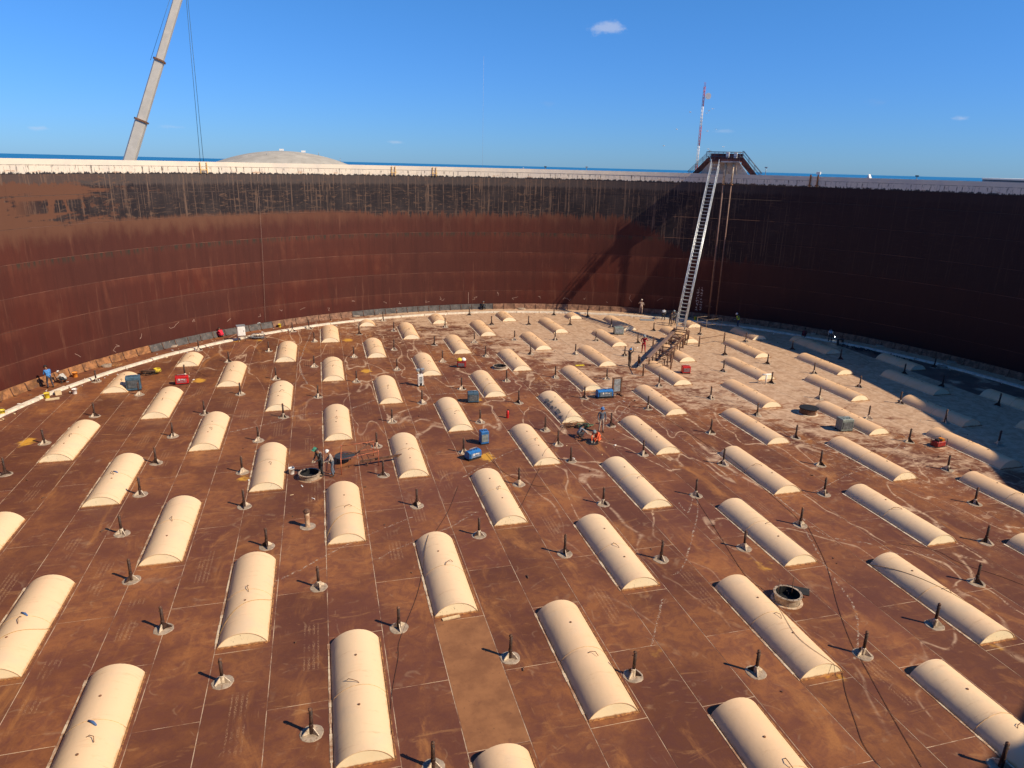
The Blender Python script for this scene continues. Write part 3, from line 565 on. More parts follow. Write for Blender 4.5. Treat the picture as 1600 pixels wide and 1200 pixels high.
# ------------------------------------------------------------ barrel covers
RA = (.93**2+.54**2)/(2*.54); HA = math.asin(.93/RA)
def arch(r=RA, n=14, x0=.93, z0=.54-RA):
    return [(x0+r*math.sin(-HA+2*HA*i/n), z0+r*math.cos(-HA+2*HA*i/n)) for i in range(n+1)]
cover_cache = {}
def cover_meshes(L):
    if L in cover_cache: return cover_cache[L]
    n = 14; A = arch(n=n); Ai = arch(RA-.02, n)
    sh = M()
    sh.add([(x, y, z) for y in (0, L) for x, z in A], [(i, i+1, n+2+i, n+1+i)[::-1] for i in range(n)], smooth=True)
    sh.add([(x, y, z) for y in (0, L) for x, z in Ai], [(i, i+1, n+2+i, n+1+i) for i in range(n)], smooth=True)
    for y, fl in ((0, 1), (L, -1)):
        sh.add([(x, y, z) for x, z in A]+[(x, y, z) for x, z in Ai], [(i, n+1+i, n+2+i, i+1)[::-fl] for i in range(n)])
    en = M()
    pts = [(x, .0, z) for x, z in Ai]; m_ = len(pts)
    en.add([(x, .018, z) for x, _, z in pts]+[(x, .026, z) for x, _, z in pts], [tuple(range(m_))[::-1], tuple(range(m_, 2*m_))]+[(i, i+1, m_+i+1, m_+i) for i in range(m_-1)])
    ribs = []
    yy = .58*L
    seam = M().tube([(x, 0, z) for x, z in arch(RA+.004, 12)], .011, 4)
    d = dict(shell=sh.mesh('shell', MAT['cover']), end=en.mesh('end_plate', MAT['cover_end']), seam=seam.mesh('weld_seam', MAT['rustedge2']))
    lf = M(); y = -.05
    while y < L: yl = min(rr.uniform(.25, .8), L+.05-y); lf.box((-.07, y+yl/2, .008), (rr.uniform(.04, .11), yl-.02, .016)); y += yl
    d['left'] = lf.mesh('base_flange', MAT['flaky'])
    d['right'] = M().box((1.905, L/2, .010), (.05, L+.06, .02)).box((.93, -.045, .008), (1.86, .07, .016)).mesh('base_flange', MAT['rustedge'])
    cover_cache[L] = d; return d
MAT['rustedge2'] = simple('cover_seam_line', (.58, .37, .18), .7, var=.3, sc=3)
plug_me = M().lathe([(.045, -.02), (.045, .02), (.03, .03)], n=8).mesh('vent_plug', MAT['rustplug'])
hk = M().tube([(0, 0, 0), (.03, .04, .05), (.10, .22, .10), (.20, .36, .07), (.30, .42, -.06)], .013, 5); hook_me = hk.mesh('lifting_hook', MAT['rustplug'])
hk2 = M().tube([(0, 0, 0), (.08, -.05, .06), (.16, -.22, .09), (.12, -.38, .0)], .013, 5); hook2_me = hk2.mesh('lifting_hook', MAT['rustplug'])
covers = []
def chord_y(x, R):
    d = R*R-(x-CX)**2
    return (CY-math.sqrt(d), CY+math.sqrt(d)) if d > 0 else (0, 0)
for i in range(-11, 13):
    for j in range(-8, 9):
        if (i+j) % 2: continue
        x0 = LX+DX*i; y0 = LY+DY*j; y1 = y0+6.03
        lo1, hi1 = chord_y(x0-.1, 40.9); lo2, hi2 = chord_y(x0+1.95, 40.9)
        lo, hi = max(lo1, lo2), min(hi1, hi2)
        a, b_ = max(y0, lo), min(y1, hi)
        if b_-a < 1.3: continue
        pf = topix(x0+.9, a, .3); pb = topix(x0+.9, b_, .3)
        if pf is None or pb is None: continue
        if pb[1] > 1215 or pb[0] < -60 and pf[0] < -60 or pf[0] > 1680 and pb[0] > 1640: continue
        covers.append((i, j, round(x0, 3), round(a, 3), round((b_-a)*4)/4 if b_-a < 6 else 6.03))
BLUE = {}
cover_objs = []
blue_me = M().tube([(0, 0, .012), (.10, -.16, .016), (.17, -.36, .012)], [.035, .05, .03], 5).mesh('paint_mark', simple('blue_paint_stroke', (.07, .14, .32), .6))
def onarch(t_):      # point on the arch, t_ in -1..1
    a = HA*t_; return .93+RA*math.sin(a), .54-RA+RA*math.cos(a)
for (i, j, x0, y0, L) in covers:
    T = thing('barrel_cover', '', 'roof cover', (x0, y0, 0), 0, 'cream barrel covers set in staggered rows on the deck')
    d = cover_meshes(L)
    link('shell', d['shell'], T)
    link('end_plate', d['end'], T, loc=(0, 0, 0)); link('end_plate', d['end'], T, loc=(0, L-.044, 0))
    link('weld_seam', d['seam'], T, loc=(0, L*(.52 if L > 5 else .4)+rnd.uniform(-.25, .25), 0))
    link('base_flange', d['left'], T); link('base_flange', d['right'], T)
    for fy in ((.33, .70) if L > 3 else (.5,)):
        if rnd.random() < .25: continue
        x, z = onarch(rnd.uniform(-.08, .05)); link('vent_plug', plug_me, T, loc=(x, L*fy+rnd.uniform(-.35, .35), z), rz=rnd.uniform(0, 3))
    if L > 3:
        x, z = onarch(.02); link('lifting_hook', hook_me if rnd.random() < .6 else hook2_me, T, loc=(x, L*.47+rnd.uniform(-.3, .3), z+.005), rz=rnd.uniform(-.5, 1.6))
    p = topix(x0+.9, y0, 0)
    for q in ((188, 786), (26, 1059), (90, 1290)):
        if abs(p[0]-q[0]) < 70 and abs(p[1]-q[1]) < 60:
            x, z = onarch(-.1); link('paint_mark', blue_me, T, loc=(x, L*.55, z), rz=.4)
    cover_objs.append((T, x0+.93, y0+L/2, (i, j), L))
# peeling grey patches and loops of tape seen on a few covers
peel = M()
for k in range(26):
    t_ = rnd.uniform(-.85, -.45); y = rnd.uniform(.6, 4.6); x, z = onarch(t_); nx, nz = math.sin(HA*t_), math.cos(HA*t_); s_ = rnd.uniform(.08, .22)
    tx, tz = nz, -nx; pts = []
    for q in range(7):
        a = q*2*math.pi/7; rr_ = s_*rnd.uniform(.6, 1.2); pts.append((x+tx*rr_*.8*math.cos(a)+nx*.012, y+rr_*1.5*math.sin(a), z+tz*rr_*.8*math.cos(a)+nz*.012))
    peel.add(pts, [tuple(range(7))])
MAT['peel'] = simple('peeled_grey_primer', (.30, .25, .19), .8, var=.25)
for (T, x, y, ij, L) in cover_objs:
    if ij == (2, 0): o = peel.build('peeled_patch', MAT['peel'], T); o['kind'] = 'stuff'

# ------------------------------------------------------------ deck legs
def gus(a, L=.31, h=.27, th=.014):
    bm = M(); c, s_ = math.cos(a), math.sin(a)
    pr = [(.05, .03), (L, .03), (L, .07), (.09, h), (.05, h)]
    vs = [(c*r-s_*t_, s_*r+c*t_, z) for t_ in (-th, th) for r, z in pr]
    return bm.add(vs, [(4, 3, 2, 1, 0), (5, 6, 7, 8, 9)]+[(i, (i+1) % 5, 5+(i+1) % 5, 5+i) for i in range(5)])
pipe_me = M().tube([(0, 0, 0), (0, 0, .99)], .062, 10).mesh('pipe', MAT['post'])
sleeve_me = M().lathe([(.078, .03), (.078, .40), (.055, .42)], n=10).mesh('sleeve', MAT['post'])
sleeve2_me = M().lathe([(.085, .03), (.085, .30), (.055, .32)], n=10).mesh('sleeve', MAT['gusset'])
cap_me = M().lathe([(.066, .97), (.066, 1.02), (.04, 1.04), (.02, 1.07)], n=8).tube([(-.10, 0, .86), (.10, 0, .86)], .014, 5).mesh('cap', MAT['rustbeam'])
pads = []
for q in range(4):
    r_ = random.Random(q); bm = M(); n = 18
    pr = [(.37*(1+r_.uniform(-.05, .05)), k) for k in range(n)]
    bm.add([(r*math.cos(2*math.pi*k/n)*s_, r*math.sin(2*math.pi*k/n)*s_, z) for s_, z in ((1.04, 0), (1.0, .02), (.9, .024)) for r, k in pr],
           [(i*n+k, i*n+(k+1) % n, (i+1)*n+(k+1) % n, (i+1)*n+k) for i in range(2) for k in range(n)]+[tuple(2*n+k for k in range(n))])
    pads.append(bm.mesh('pad', MAT['pad']))
g_light = gus(0).mesh('gusset', MAT['gusset']); g_dark = gus(0).mesh('gusset', MAT['post'])
leg_objs = []
for q, (x, y) in enumerate(POSTS):
    far_ = .8*x+.6*y > 60
    T = thing('roof_post', '', 'post', (x, y, 0), rnd.uniform(0, 6.28), 'rusty posts spread over the deck')
    pm = link('pipe', pipe_me, T); pm.rotation_euler = (rnd.uniform(-.02, .02), rnd.uniform(-.02, .02), 0)
    link('cap', cap_me, T)
    pd = link('pad', pads[q % 4], T)
    link('sleeve', sleeve_me if rnd.random() < .5 else sleeve2_me, T)
    for k in range(3): link('gusset', g_dark if far_ or rnd.random() < .3 else g_light, T, rz=k*2.094)
    s_ = rnd.uniform(.94, 1.05); T.scale = (1, 1, s_)
    leg_objs.append((T, x, y))

# ============================================================ PEOPLE
POSES = {
 'stand': dict(hip=(0, 0, .95), chest=(0, .01, 1.32), neck=(0, .02, 1.50), head=(0, .04, 1.64), hl=((-.10, 0, .90), (-.11, .03, .50), (-.12, -.02, .09)), hr=((.10, 0, .90), (.12, .02, .50), (.14, .02, .09)),
               al=((-.20, .01, 1.42), (-.27, -.02, 1.14), (-.26, .10, .90)), ar=((.20, .01, 1.42), (.27, -.02, 1.14), (.25, .12, .92))),
 'work': dict(hip=(0, -.04, .93), chest=(0, .08, 1.28), neck=(0, .15, 1.45), head=(0, .22, 1.57), hl=((-.10, -.03, .88), (-.14, .06, .49), (-.15, -.02, .09)), hr=((.10, -.03, .88), (.14, -.02, .49), (.17, -.12, .09)),
               al=((-.19, .10, 1.38), (-.24, .18, 1.10), (-.14, .40, 1.02)), ar=((.19, .10, 1.38), (.24, .16, 1.10), (.12, .38, .98))),
 'reach': dict(hip=(0, 0, .95), chest=(0, -.02, 1.32), neck=(0, -.01, 1.50), head=(0, .04, 1.64), hl=((-.10, 0, .90), (-.12, .06, .50), (-.12, .02, .09)), hr=((.10, 0, .90), (.13, -.02, .50), (.14, -.10, .09)),
               al=((-.20, 0, 1.43), (-.28, .16, 1.60), (-.16, .30, 1.85)), ar=((.20, 0, 1.43), (.30, .12, 1.60), (.20, .22, 1.88))),
 'phone': dict(hip=(0, 0, .95), chest=(0, .01, 1.32), neck=(0, .02, 1.50), head=(0, .06, 1.64), hl=((-.10, 0, .90), (-.14, .06, .50), (-.18, .04, .09)), hr=((.10, 0, .90), (.13, -.02, .50), (.14, -.08, .09)),
               al=((-.20, .01, 1.42), (-.34, .08, 1.24), (-.16, .14, 1.54)), ar=((.20, .01, 1.42), (.30, .02, 1.14), (.14, .22, 1.12))),
 'bend': dict(hip=(0, -.12, .90), chest=(0, .20, 1.12), neck=(0, .36, 1.20), head=(0, .48, 1.20), hl=((-.10, -.12, .86), (-.12, .00, .48), (-.13, -.04, .09)), hr=((.10, -.12, .86), (.14, -.02, .48), (.16, -.08, .09)),
               al=((-.19, .26, 1.13), (-.22, .36, .86), (-.12, .48, .66)), ar=((.19, .26, 1.13), (.22, .38, .86), (.12, .50, .68))),
 'crouch': dict(hip=(0, -.16, .30), chest=(0, .08, .62), neck=(0, .20, .78), head=(0, .30, .88), hl=((-.12, -.14, .30), (-.19, .26, .50), (-.16, .02, .09)), hr=((.12, -.14, .30), (.20, .24, .48), (.18, .00, .09)),
               al=((-.19, .12, .70), (-.27, .34, .50), (-.12, .52, .34)), ar=((.19, .12, .70), (.27, .32, .50), (.10, .50, .32))),
 'kneel': dict(hip=(0, -.10, .42), chest=(0, .18, .68), neck=(0, .34, .78), head=(0, .46, .82), hl=((-.12, -.10, .40), (-.15, .14, .08), (-.14, -.30, .09)), hr=((.12, -.10, .40), (.16, .16, .08), (.16, -.28, .09)),
               al=((-.19, .24, .72), (-.22, .46, .46), (-.12, .60, .16)), ar=((.19, .24, .72), (.22, .44, .44), (.10, .62, .18))),
}
def colmat(name, c, cache={}):
    if name not in cache: cache[name] = simple(name, c, .85, var=.22, sc=9)
    return cache[name]
SKIN = colmat('brown_skin', (.24, .12, .07)); BOOT = colmat('dark_boots', (.05, .035, .028)); GLOVE = colmat('work_gloves', (.45, .38, .28))
body_cache = {}
def body_mesh(pose, mats, bulk=1.0):
    P_ = POSES[pose]; V = []; E = []; Rr = []; tag = []
    def add(p, r, par, tg):
        V.append(Vector(p)); Rr.append(r); tag.append(tg)
        if par is not None: E.append((par, len(V)-1))
        return len(V)-1
    hip, chest, neck, head = (Vector(P_[k]) for k in ('hip', 'chest', 'neck', 'head'))
    H = add(hip, (.155*bulk, .115*bulk), None, 1)
    W_ = add(hip.lerp(chest, .5), (.150*bulk, .11*bulk), H, 0)
    Cc = add(chest, (.165*bulk, .115*bulk), W_, 0)
    N0 = add(chest.lerp(neck, .72), (.10, .085), Cc, 0)
    N1 = add(neck, (.056, .056), N0, 2)
    hd = (head-neck).normalized()
    h0 = add(head-hd*.03, (.080, .088), N1, 2); h1 = add(head+hd*.06, (.082, .094), h0, 2); add(head+hd*.12, (.055, .065), h1, 2)
    fw = Vector((0, 1, 0)); 
    if abs(hd.y) > .6: fw = Vector((0, .5, -.85))
    add(head+fw*.105, (.016, .016), h0, 2)
    for side, lg, am in ((-1, P_['hl'], P_['al']), (1, P_['hr'], P_['ar'])):
        a, k, f = (Vector(q) for q in lg)
        i = add(a, (.098*bulk, .098*bulk), H, 1); i = add(a.lerp(k, .5), (.085, .085), i, 1); i = add(k, (.066, .066), i, 1)
        i = add(k.lerp(f, .4), (.064, .064), i, 1); i = add(f+Vector((0, 0, .04)), (.050, .050), i, 1)
        foot = Vector((side*.04, .20, -.04)) if pose != 'kneel' else Vector((0, -.10, -.05))
        i = add(f-Vector((0, .03, .02)), (.050, .045), i, 3); add(f+foot, (.045, .035), i, 3)
        s_, e, w_ = (Vector(q) for q in am)
        i = add(s_, (.068*bulk, .068*bulk), Cc, 0); i = add(s_.lerp(e, .55), (.054, .054), i, 0); i = add(e, (.046, .046), i, 0)
        i = add(e.lerp(w_, .55), (.042, .042), i, 0); i = add(w_, (.028, .030), i, 0)
        dr = (w_-e).normalized(); hn = add(w_+dr*.075, (.038, .022), i, 4)
        sx = dr.cross(Vector((0, 0, 1))); sx = sx.normalized() if sx.length > .05 else Vector((1, 0, 0)); dn = dr.cross(sx).normalized()
        if dn.z > 0: dn = -dn
        for q, (off, ln) in enumerate(((-.030, .060), (-.010, .075), (.010, .070), (.030, .055))):
            b0 = w_+dr*.10+sx*off; f1 = add(b0+dr*ln*.5, (.009, .009), hn, 4); add(b0+dr*ln*.85+dn*ln*.45, (.008, .008), f1, 4)
        t1 = add(w_+dr*.05+sx*.045*side+dn*.02, (.011, .011), hn, 4); add(w_+dr*.09+sx*.055*side+dn*.04, (.009, .009), t1, 4)
    me = bpy.data.meshes.new('body'); me.from_pydata(V, E, []); ob = bpy.data.objects.new('tmp', me); COL.objects.link(ob)
    md = ob.modifiers.new('s', 'SKIN'); md.use_smooth_shade = True
    for i, sv in enumerate(me.skin_vertices[0].data): sv.radius = Rr[i]; sv.use_root = (i == 0)
    sb = ob.modifiers.new('d', 'SUBSURF'); sb.levels = 1; sb.render_levels = 1
    dg = bpy.context.evaluated_depsgraph_get(); dg.update()
    out = bpy.data.meshes.new_from_object(ob.evaluated_get(dg)); out.name = 'body'
    bpy.data.objects.remove(ob)
    out.materials.clear()
    for m_ in mats: out.materials.append(m_)
    segs = np.array([(*V[a], *V[b_]) for a, b_ in E]); tg = [tag[b_] for a, b_ in E]
    for p in out.polygons:
        c = np.array(p.center); A_ = segs[:, :3]; D_ = segs[:, 3:]-A_; tt = np.clip(((c-A_)*D_).sum(1)/np.maximum((D_**2).sum(1), 1e-9), 0, 1)
        d = np.linalg.norm(A_+D_*tt[:, None]-c, axis=1); p.material_index = tg[int(d.argmin())]; p.use_smooth = True
    return out
helmet_bm = lambda: M().lathe([(.150, .0), (.125, .012), (.122, .05), (.10, .10), (.06, .135), (.0, .145)], n=12, smooth=True)
people = []
def person(key, label, pose, rz, shirt, pants, hat=None, hatname='helmet', bulk=1.0, h=1.0, extra=None, skin=None, dxy=(0, 0)):
    x, y = IT[key]; x += dxy[0]; y += dxy[1]
    T = thing('person', label, 'person', (x, y, 0), rz)
    o = link('body', body_mesh(pose, [shirt, pants, skin or SKIN, BOOT, GLOVE], bulk), T)
    T.scale = (h, h, h)
    P_ = POSES[pose]; hd = Vector(P_['head']); nk = Vector(P_['neck']); d = (hd-nk).normalized()
    if hat:
        ho = link(hatname, helmet_bm().mesh(hatname, hat), T); ho.location = hd+d*.045; ho.rotation_euler = Vector((0, 0, 1)).rotation_difference(d).to_euler()
    else:
        ho = link('hair', M().lathe([(.102, -.02), (.108, .04), (.09, .10), (.05, .135), (0, .142)], n=12, smooth=True).mesh('hair', colmat('black_hair', (.02, .015, .012))), T)
        ho.location = hd+d*.01-Vector((0, .012, 0)); ho.rotation_euler = Vector((0, 0, 1)).rotation_difference(d).to_euler()
    if extra == 'vest':
        c = Vector(P_['chest']); hp = Vector(P_['hip']); m_ = c.lerp(hp, .25)
        v = M()
        ax = (c-hp).normalized(); rot = Vector((0, 0, 1)).rotation_difference(ax).to_matrix(); n = 14
        vs = [rot @ Vector((.20*math.cos(2*math.pi*k/n)*s_, .155*math.sin(2*math.pi*k/n)*s_, z))+m_ for s_, z in ((.92, -.22), (1.0, -.05), (1.02, .10), (.72, .24)) for k in range(n)]
        v.add(vs, [(i*n+k, i*n+(k+1) % n, (i+1)*n+(k+1) % n, (i+1)*n+k) for i in range(3) for k in range(n)], smooth=True)
        v.build('safety_vest', colmat('hi_vis_yellow', (.50, .75, .06)), T)
    if extra == 'harness':
        c = Vector(P_['chest'])
        v = M()
        for sx in (-1, 1): v.tube([c+Vector((sx*.12, -.13, -.2)), c+Vector((sx*.11, -.16, 0)), c+Vector((sx*.10, -.06, .18)), c+Vector((sx*.10, .10, .08)), c+Vector((sx*.10, .13, -.15))], .014, 5)
        v.tube([c+Vector((-.17, -.03, -.1)), c+Vector((-.1, -.15, -.1)), c+Vector((.1, -.15, -.1)), c+Vector((.17, -.03, -.1))], .014, 5)
        v.build('harness', colmat('grey_webbing', (.45, .45, .45)), T)
        v = M().box(tuple(hd+Vector((0, .13, .12))), (.20, .03, .26), tilt=('X', .9)).box(tuple(hd+Vector((0, .165, .14))), (.12, .015, .07), tilt=('X', .9)); v.build('welding_mask', colmat('green_welding_mask', (.10, .42, .27)), T)
    people.append((T, x, y)); return T
c_ = colmat
toC = lambda k: math.atan2(CY-IT[k][1], CX-IT[k][0])-math.pi/2
toW = lambda k: toC(k)+math.pi
person('w_mask', 'worker in black overalls and harness with green welding mask raised, beside open manhole', 'work', 2.2, c_('black_overalls', (.025, .028, .036)), c_('black_overalls', (.025, .028, .036)), MAT['black'], extra='harness', h=1.08)
person('w_white', 'worker in white helmet, pale jacket and jeans beside the open manhole', 'work', 1.7, c_('beige_jacket', (.42, .36, .32)), c_('faded_jeans', (.12, .15, .20)), MAT['white'], dxy=(.25, -.1))
person('w_blueback', 'worker in dark blue-grey jacket and pale trousers standing behind the open deck hole', 'stand', 3.0, c_('slate_jacket', (.10, .12, .16)), c_('pale_trousers', (.42, .34, .28)), colmat('blue_cap', (.06, .15, .35)), 'cap', h=1.05)
person('w_crgrey', 'worker in grey shirt crouching at the left of the open deck hole', 'crouch', -1.5, c_('grey_shirt', (.22, .24, .27)), c_('dark_trousers', (.06, .06, .07)))
person('w_orange', 'worker in orange coveralls kneeling over the open deck hole', 'kneel', 2.3, c_('orange_coverall', (.75, .13, .05)), c_('orange_coverall', (.75, .13, .05)), colmat('grey_cap', (.2, .25, .27)), 'cap', bulk=1.1)
person('w_red', 'worker in red coveralls holding a hand to the head near the rolling ladder track', 'phone', 2.6, c_('red_coverall', (.40, .02, .035)), c_('red_coverall', (.40, .02, .035)), colmat('grey_blue_cap', (.2, .25, .3)), 'cap', h=1.05)
person('w_reach', 'worker in dark clothes with blue sleeves raising both arms near the ladder track', 'reach', -1.2, c_('dark_olive_jacket', (.07, .06, .055)), c_('dark_brown_trousers', (.08, .055, .045)), colmat('bright_blue_hood', (.05, .22, .55)), 'hood')
person('w_beige', 'worker in beige clothes standing at the wall foot left of the ladder', 'phone', toW('w_beige'), c_('beige_shirt', (.50, .38, .30)), c_('beige_trousers', (.38, .27, .21)), colmat('pale_cap', (.55, .45, .4)), 'cap', h=1.08)
person('w_vest', 'worker in yellow-green vest crouching at the wall foot left of the ladder', 'crouch', toW('w_vest'), c_('hi_vis_yellow', (.50, .75, .06)), c_('dark_trousers', (.06, .06, .07)))
person('w_greyshirt', 'worker in grey shirt and black trousers bending on the deck left of the ladder', 'bend', toW('w_greyshirt'), c_('light_grey_shirt', (.38, .40, .45)), c_('black_trousers', (.03, .03, .035)))
person('w_dark1', 'worker in dark brown clothes standing just left of the ladder foot', 'work', -1.0, c_('dark_brown_shirt', (.06, .045, .042)), c_('dark_brown_trousers', (.08, .055, .045)))
person('w_dark2', 'worker in dark grey shirt standing behind the worker in brown near the ladder', 'work', 2.2, c_('dark_grey_shirt', (.14, .15, .17)), c_('black_trousers', (.03, .03, .035)), colmat('grey_cap', (.2, .25, .27)), 'cap')
person('w_hivis', 'worker in yellow-green vest and white helmet at the edge of the shade', 'work', 1.4, c_('dark_shirt', (.08, .08, .09)), c_('navy_trousers', (.04, .06, .11)), MAT['white'], extra='vest', h=1.04)
person('w_bluecr', 'worker in bright blue jacket crouching in the shade at the wall foot', 'bend', toW('w_bluecr'), c_('bright_blue_jacket', (.03, .16, .50)), c_('tan_trousers', (.3, .2, .13)))
person('w_redcr', 'worker in dark red clothes crouching in the shade beside a barrel cover', 'crouch', toW('w_redcr'), c_('maroon_coverall', (.14, .02, .025)), c_('maroon_coverall', (.14, .02, .025)))
person('w_weld', 'worker in pale grey jacket welding in the shade at the wall foot', 'bend', -.6, c_('pale_grey_jacket', (.45, .46, .46)), c_('dark_trousers', (.06, .06, .07)), MAT['lead'], 'welding_mask')
person('w_darkcr', 'worker in dark clothes crouching at the far wall foot, middle of the wall', 'crouch', toW('w_darkcr'), c_('black_overalls', (.025, .028, .036)), c_('black_overalls', (.025, .028, .036)), MAT['lead'], 'cap')
person('w_redsit', 'worker in red jacket crouching at the wall foot beside the white cabinet', 'crouch', toW('w_redsit'), c_('red_jacket', (.60, .02, .05)), c_('red_jacket', (.60, .02, .05)), bulk=1.15)
person('w_grcr', 'worker in pale grey shirt crouching at the wall right of the white cabinet', 'crouch', toW('w_grcr')-1.2, c_('pale_grey_jacket', (.45, .46, .46)), c_('black_trousers', (.03, .03, .035)), MAT['white'], 'cap')
person('w_blue', 'worker in blue jacket and dark trousers standing at the left wall foot', 'work', toW('w_blue')-.4, c_('blue_jacket', (.06, .22, .55)), c_('charcoal_trousers', (.05, .045, .06)), MAT['black'], 'cap', bulk=1.12, h=1.06)
person('w_grcr2', 'worker in light grey jacket crouching behind the worker in blue', 'crouch', toW('w_grcr2')+.2, c_('light_grey_jacket', (.46, .44, .40)), c_('black_trousers', (.03, .03, .035)), MAT['white'], 'cap', bulk=1.25, dxy=(.35, .1))

# ============================================================ MACHINES AND SMALL THINGS
LM = []       # landmarks used to describe covers and legs
def lm(key, words): LM.append((IT[key][0], IT[key][1], words))
def welder(key, label, body, front, size=(.95, .6, .7), rz=0.0, kind='box', group=None, mark=None):
    x, y = IT[key]; T = thing('welding_machine', label, 'welding machine', (x, y, 0), rz, group)
    L, W_, H_ = size
    if kind == 'round':
        n = 10; sec = [(W_/2*math.cos(a), .08+H_*.5+H_*.5*math.sin(a)) for a in [2*math.pi*k/n for k in range(n)]]
        sec = [(max(-W_/2*.92, min(W_/2*.92, a*1.15)), max(.08, min(.08+H_, (b_-.08-H_/2)*1.15+.08+H_/2))) for a, b_ in sec]
        M().add([(xx, a, b_) for xx in (-L/2, L/2) for a, b_ in sec], [(k, (k+1) % n, n+(k+1) % n, n+k)[::-1] for k in range(n)]+[tuple(range(n)), tuple(range(2*n-1, n-1, -1))]).build('housing', body, T)
    else:
        M().bbox((0, 0, .10), (L, W_, H_), .03).build('housing', body, T)
    for s_ in (-1, 1):
        M().box((0, s_*W_*.38, .05), (L*1.05, .06, .10)).build('skid', MAT['black'], T)
    M().box((0, -W_/2-.008, .10+H_*.45), (L*.84, .018, H_*.62)).build('front_panel', front, T)
    bm = M()
    for k in range(6): bm.box((0, -W_/2-.024, .10+H_*(.20+.10*k)), (L*.74, .014, .022))
    bm.build('louvre', MAT['lead'], T)
    M().tube([(-L*.3, 0, .10+H_), (-L*.3, 0, .20+H_), (L*.3, 0, .20+H_), (L*.3, 0, .10+H_)], .018, 6).build('handle', MAT['lead'], T)
    for s_ in (-.22, .05, .25): M().lathe([(.035, 0), (.035, .03)], (L*s_, -W_*.12, .10+H_), 8).build('knob', MAT['black'], T)
    M().box((L/2+.009, 0, .1+H_*.55), (.018, W_*.7, H_*.5)).build('side_panel', front if kind != 'round' else body, T)
    if mark:
        bm = M(); yb = -W_/2-.034
        bm.box((-L*.18, yb, .10+H_*.6), (.10, .008, .14), mi=0).box((L*.02, yb, .10+H_*.62), (.20, .008, .05)).box((L*.2, yb, .10+H_*.55), (.12, .008, .04)); bm.build('maker_mark', MAT['white'], T)
    return T
welder('m_bluegrey', 'blue-grey welding machine with dark louvred front beside the left barrel cover', MAT['bluegrey'], MAT['grille'], (1.05, .75, 1.05), .15)
welder('m_red', 'bright red engine-driven welding set on the left part of the deck', MAT['red'], MAT['red'], (1.0, .55, .62), .1, mark=True)
welder('m_blue', 'bright blue rounded generator with a white mark beside a rusty post', MAT['blue'], MAT['blue'], (.95, .6, .50), .45, 'round', mark=True)
welder('m_bluebox', 'upright blue and grey welding machine behind the bright blue generator', MAT['blue'], MAT['greybox'], (.55, .5, .85), .1)
welder('m_grey', 'dark grey-blue welding machine standing left of a barrel cover, near the deck middle', MAT['bluegrey'], MAT['grille'], (.85, .6, .75), -.1)
welder('m_redyel', 'dark red box machine topped with a yellow and white bundle', MAT['darkred'], MAT['darkred'], (.80, .5, .5), -.3)
welder('m_blue2', 'blue generator lying in front of the framed panel stand', MAT['blue'], MAT['bluegrey'], (1.3, .65, .62), 0, 'round', mark=True)
welder('m_greybox', 'grey-green machine box with vented front on the dusty right side', MAT['greybox'], MAT['grille'], (.95, .75, .85), -.1)
welder('m_redbox', 'red machine box standing right of the ladder track', MAT['red'], MAT['darkred'], (.75, .55, .6), -.2)
welder('cab', 'light grey square cabinet lying near the ladder shadow', MAT['greybox'], MAT['lead'], (1.05, .7, .75), -.15)
T = thing('bundle', 'yellow and white cloth bundle on top of the dark red machine', 'bundle', (IT['m_redyel'][0], IT['m_redyel'][1], .62))
for q, (mm, dx) in enumerate(((MAT['yellow'], -.18), (MAT['white'], .2))):
    b_ = M(); b_.lathe([(.0, 0), (.22, .02), (.25, .12), (.17, .24), (.06, .30), (0, .31)], (dx, .02, 0), 9, smooth=True); b_.build('cloth', mm, T)
lm('m_bluegrey', 'the blue-grey welding machine'); lm('m_red', 'the bright red welding set'); lm('m_blue', 'the bright blue rounded generator'); lm('m_grey', 'the dark grey-blue welding machine'); lm('m_redyel', 'the dark red box with yellow bundle')
lm('m_blue2', 'the framed panel stand and blue generator'); lm('m_greybox', 'the grey-green machine box'); lm('m_redbox', 'the red box right of the ladder track'); lm('cab', 'the light grey square cabinet'); lm('manhole', 'the open manhole with two workers')
lm('manhole_rod', 'the manhole with two upright rods'); lm('manhole_dark', 'the far dark open manhole'); lm('manhole_far', 'the lidless manhole near the deck middle'); lm('hole', 'the deck hole with orange worker'); lm('vent', 'the short white vent pipe'); lm('w_red', 'the worker in red coveralls')
lm('lamp', 'the white lamp stand'); lm('exting', 'the red fire extinguisher'); lm('engine', 'the small dark red engine'); lm('coil', 'the black and yellow hose heap'); lm('bucket2', 'the pale bucket by the left kerb'); lm('cabinet', 'the white cabinet on legs'); lm('plank', 'the pale plank by the bare orange plate')
lm('w_hivis', 'the worker in hi-vis vest and white helmet'); lm('w_weld', 'the worker welding in the shade'); lm('rub1', 'the black rubble heap in the shade'); lm('w_darkcr', 'the worker crouching at the far wall'); lm('bucket5', 'the yellow bucket at the left photo edge'); lm('tpipe', 'the small white T-shaped vent')

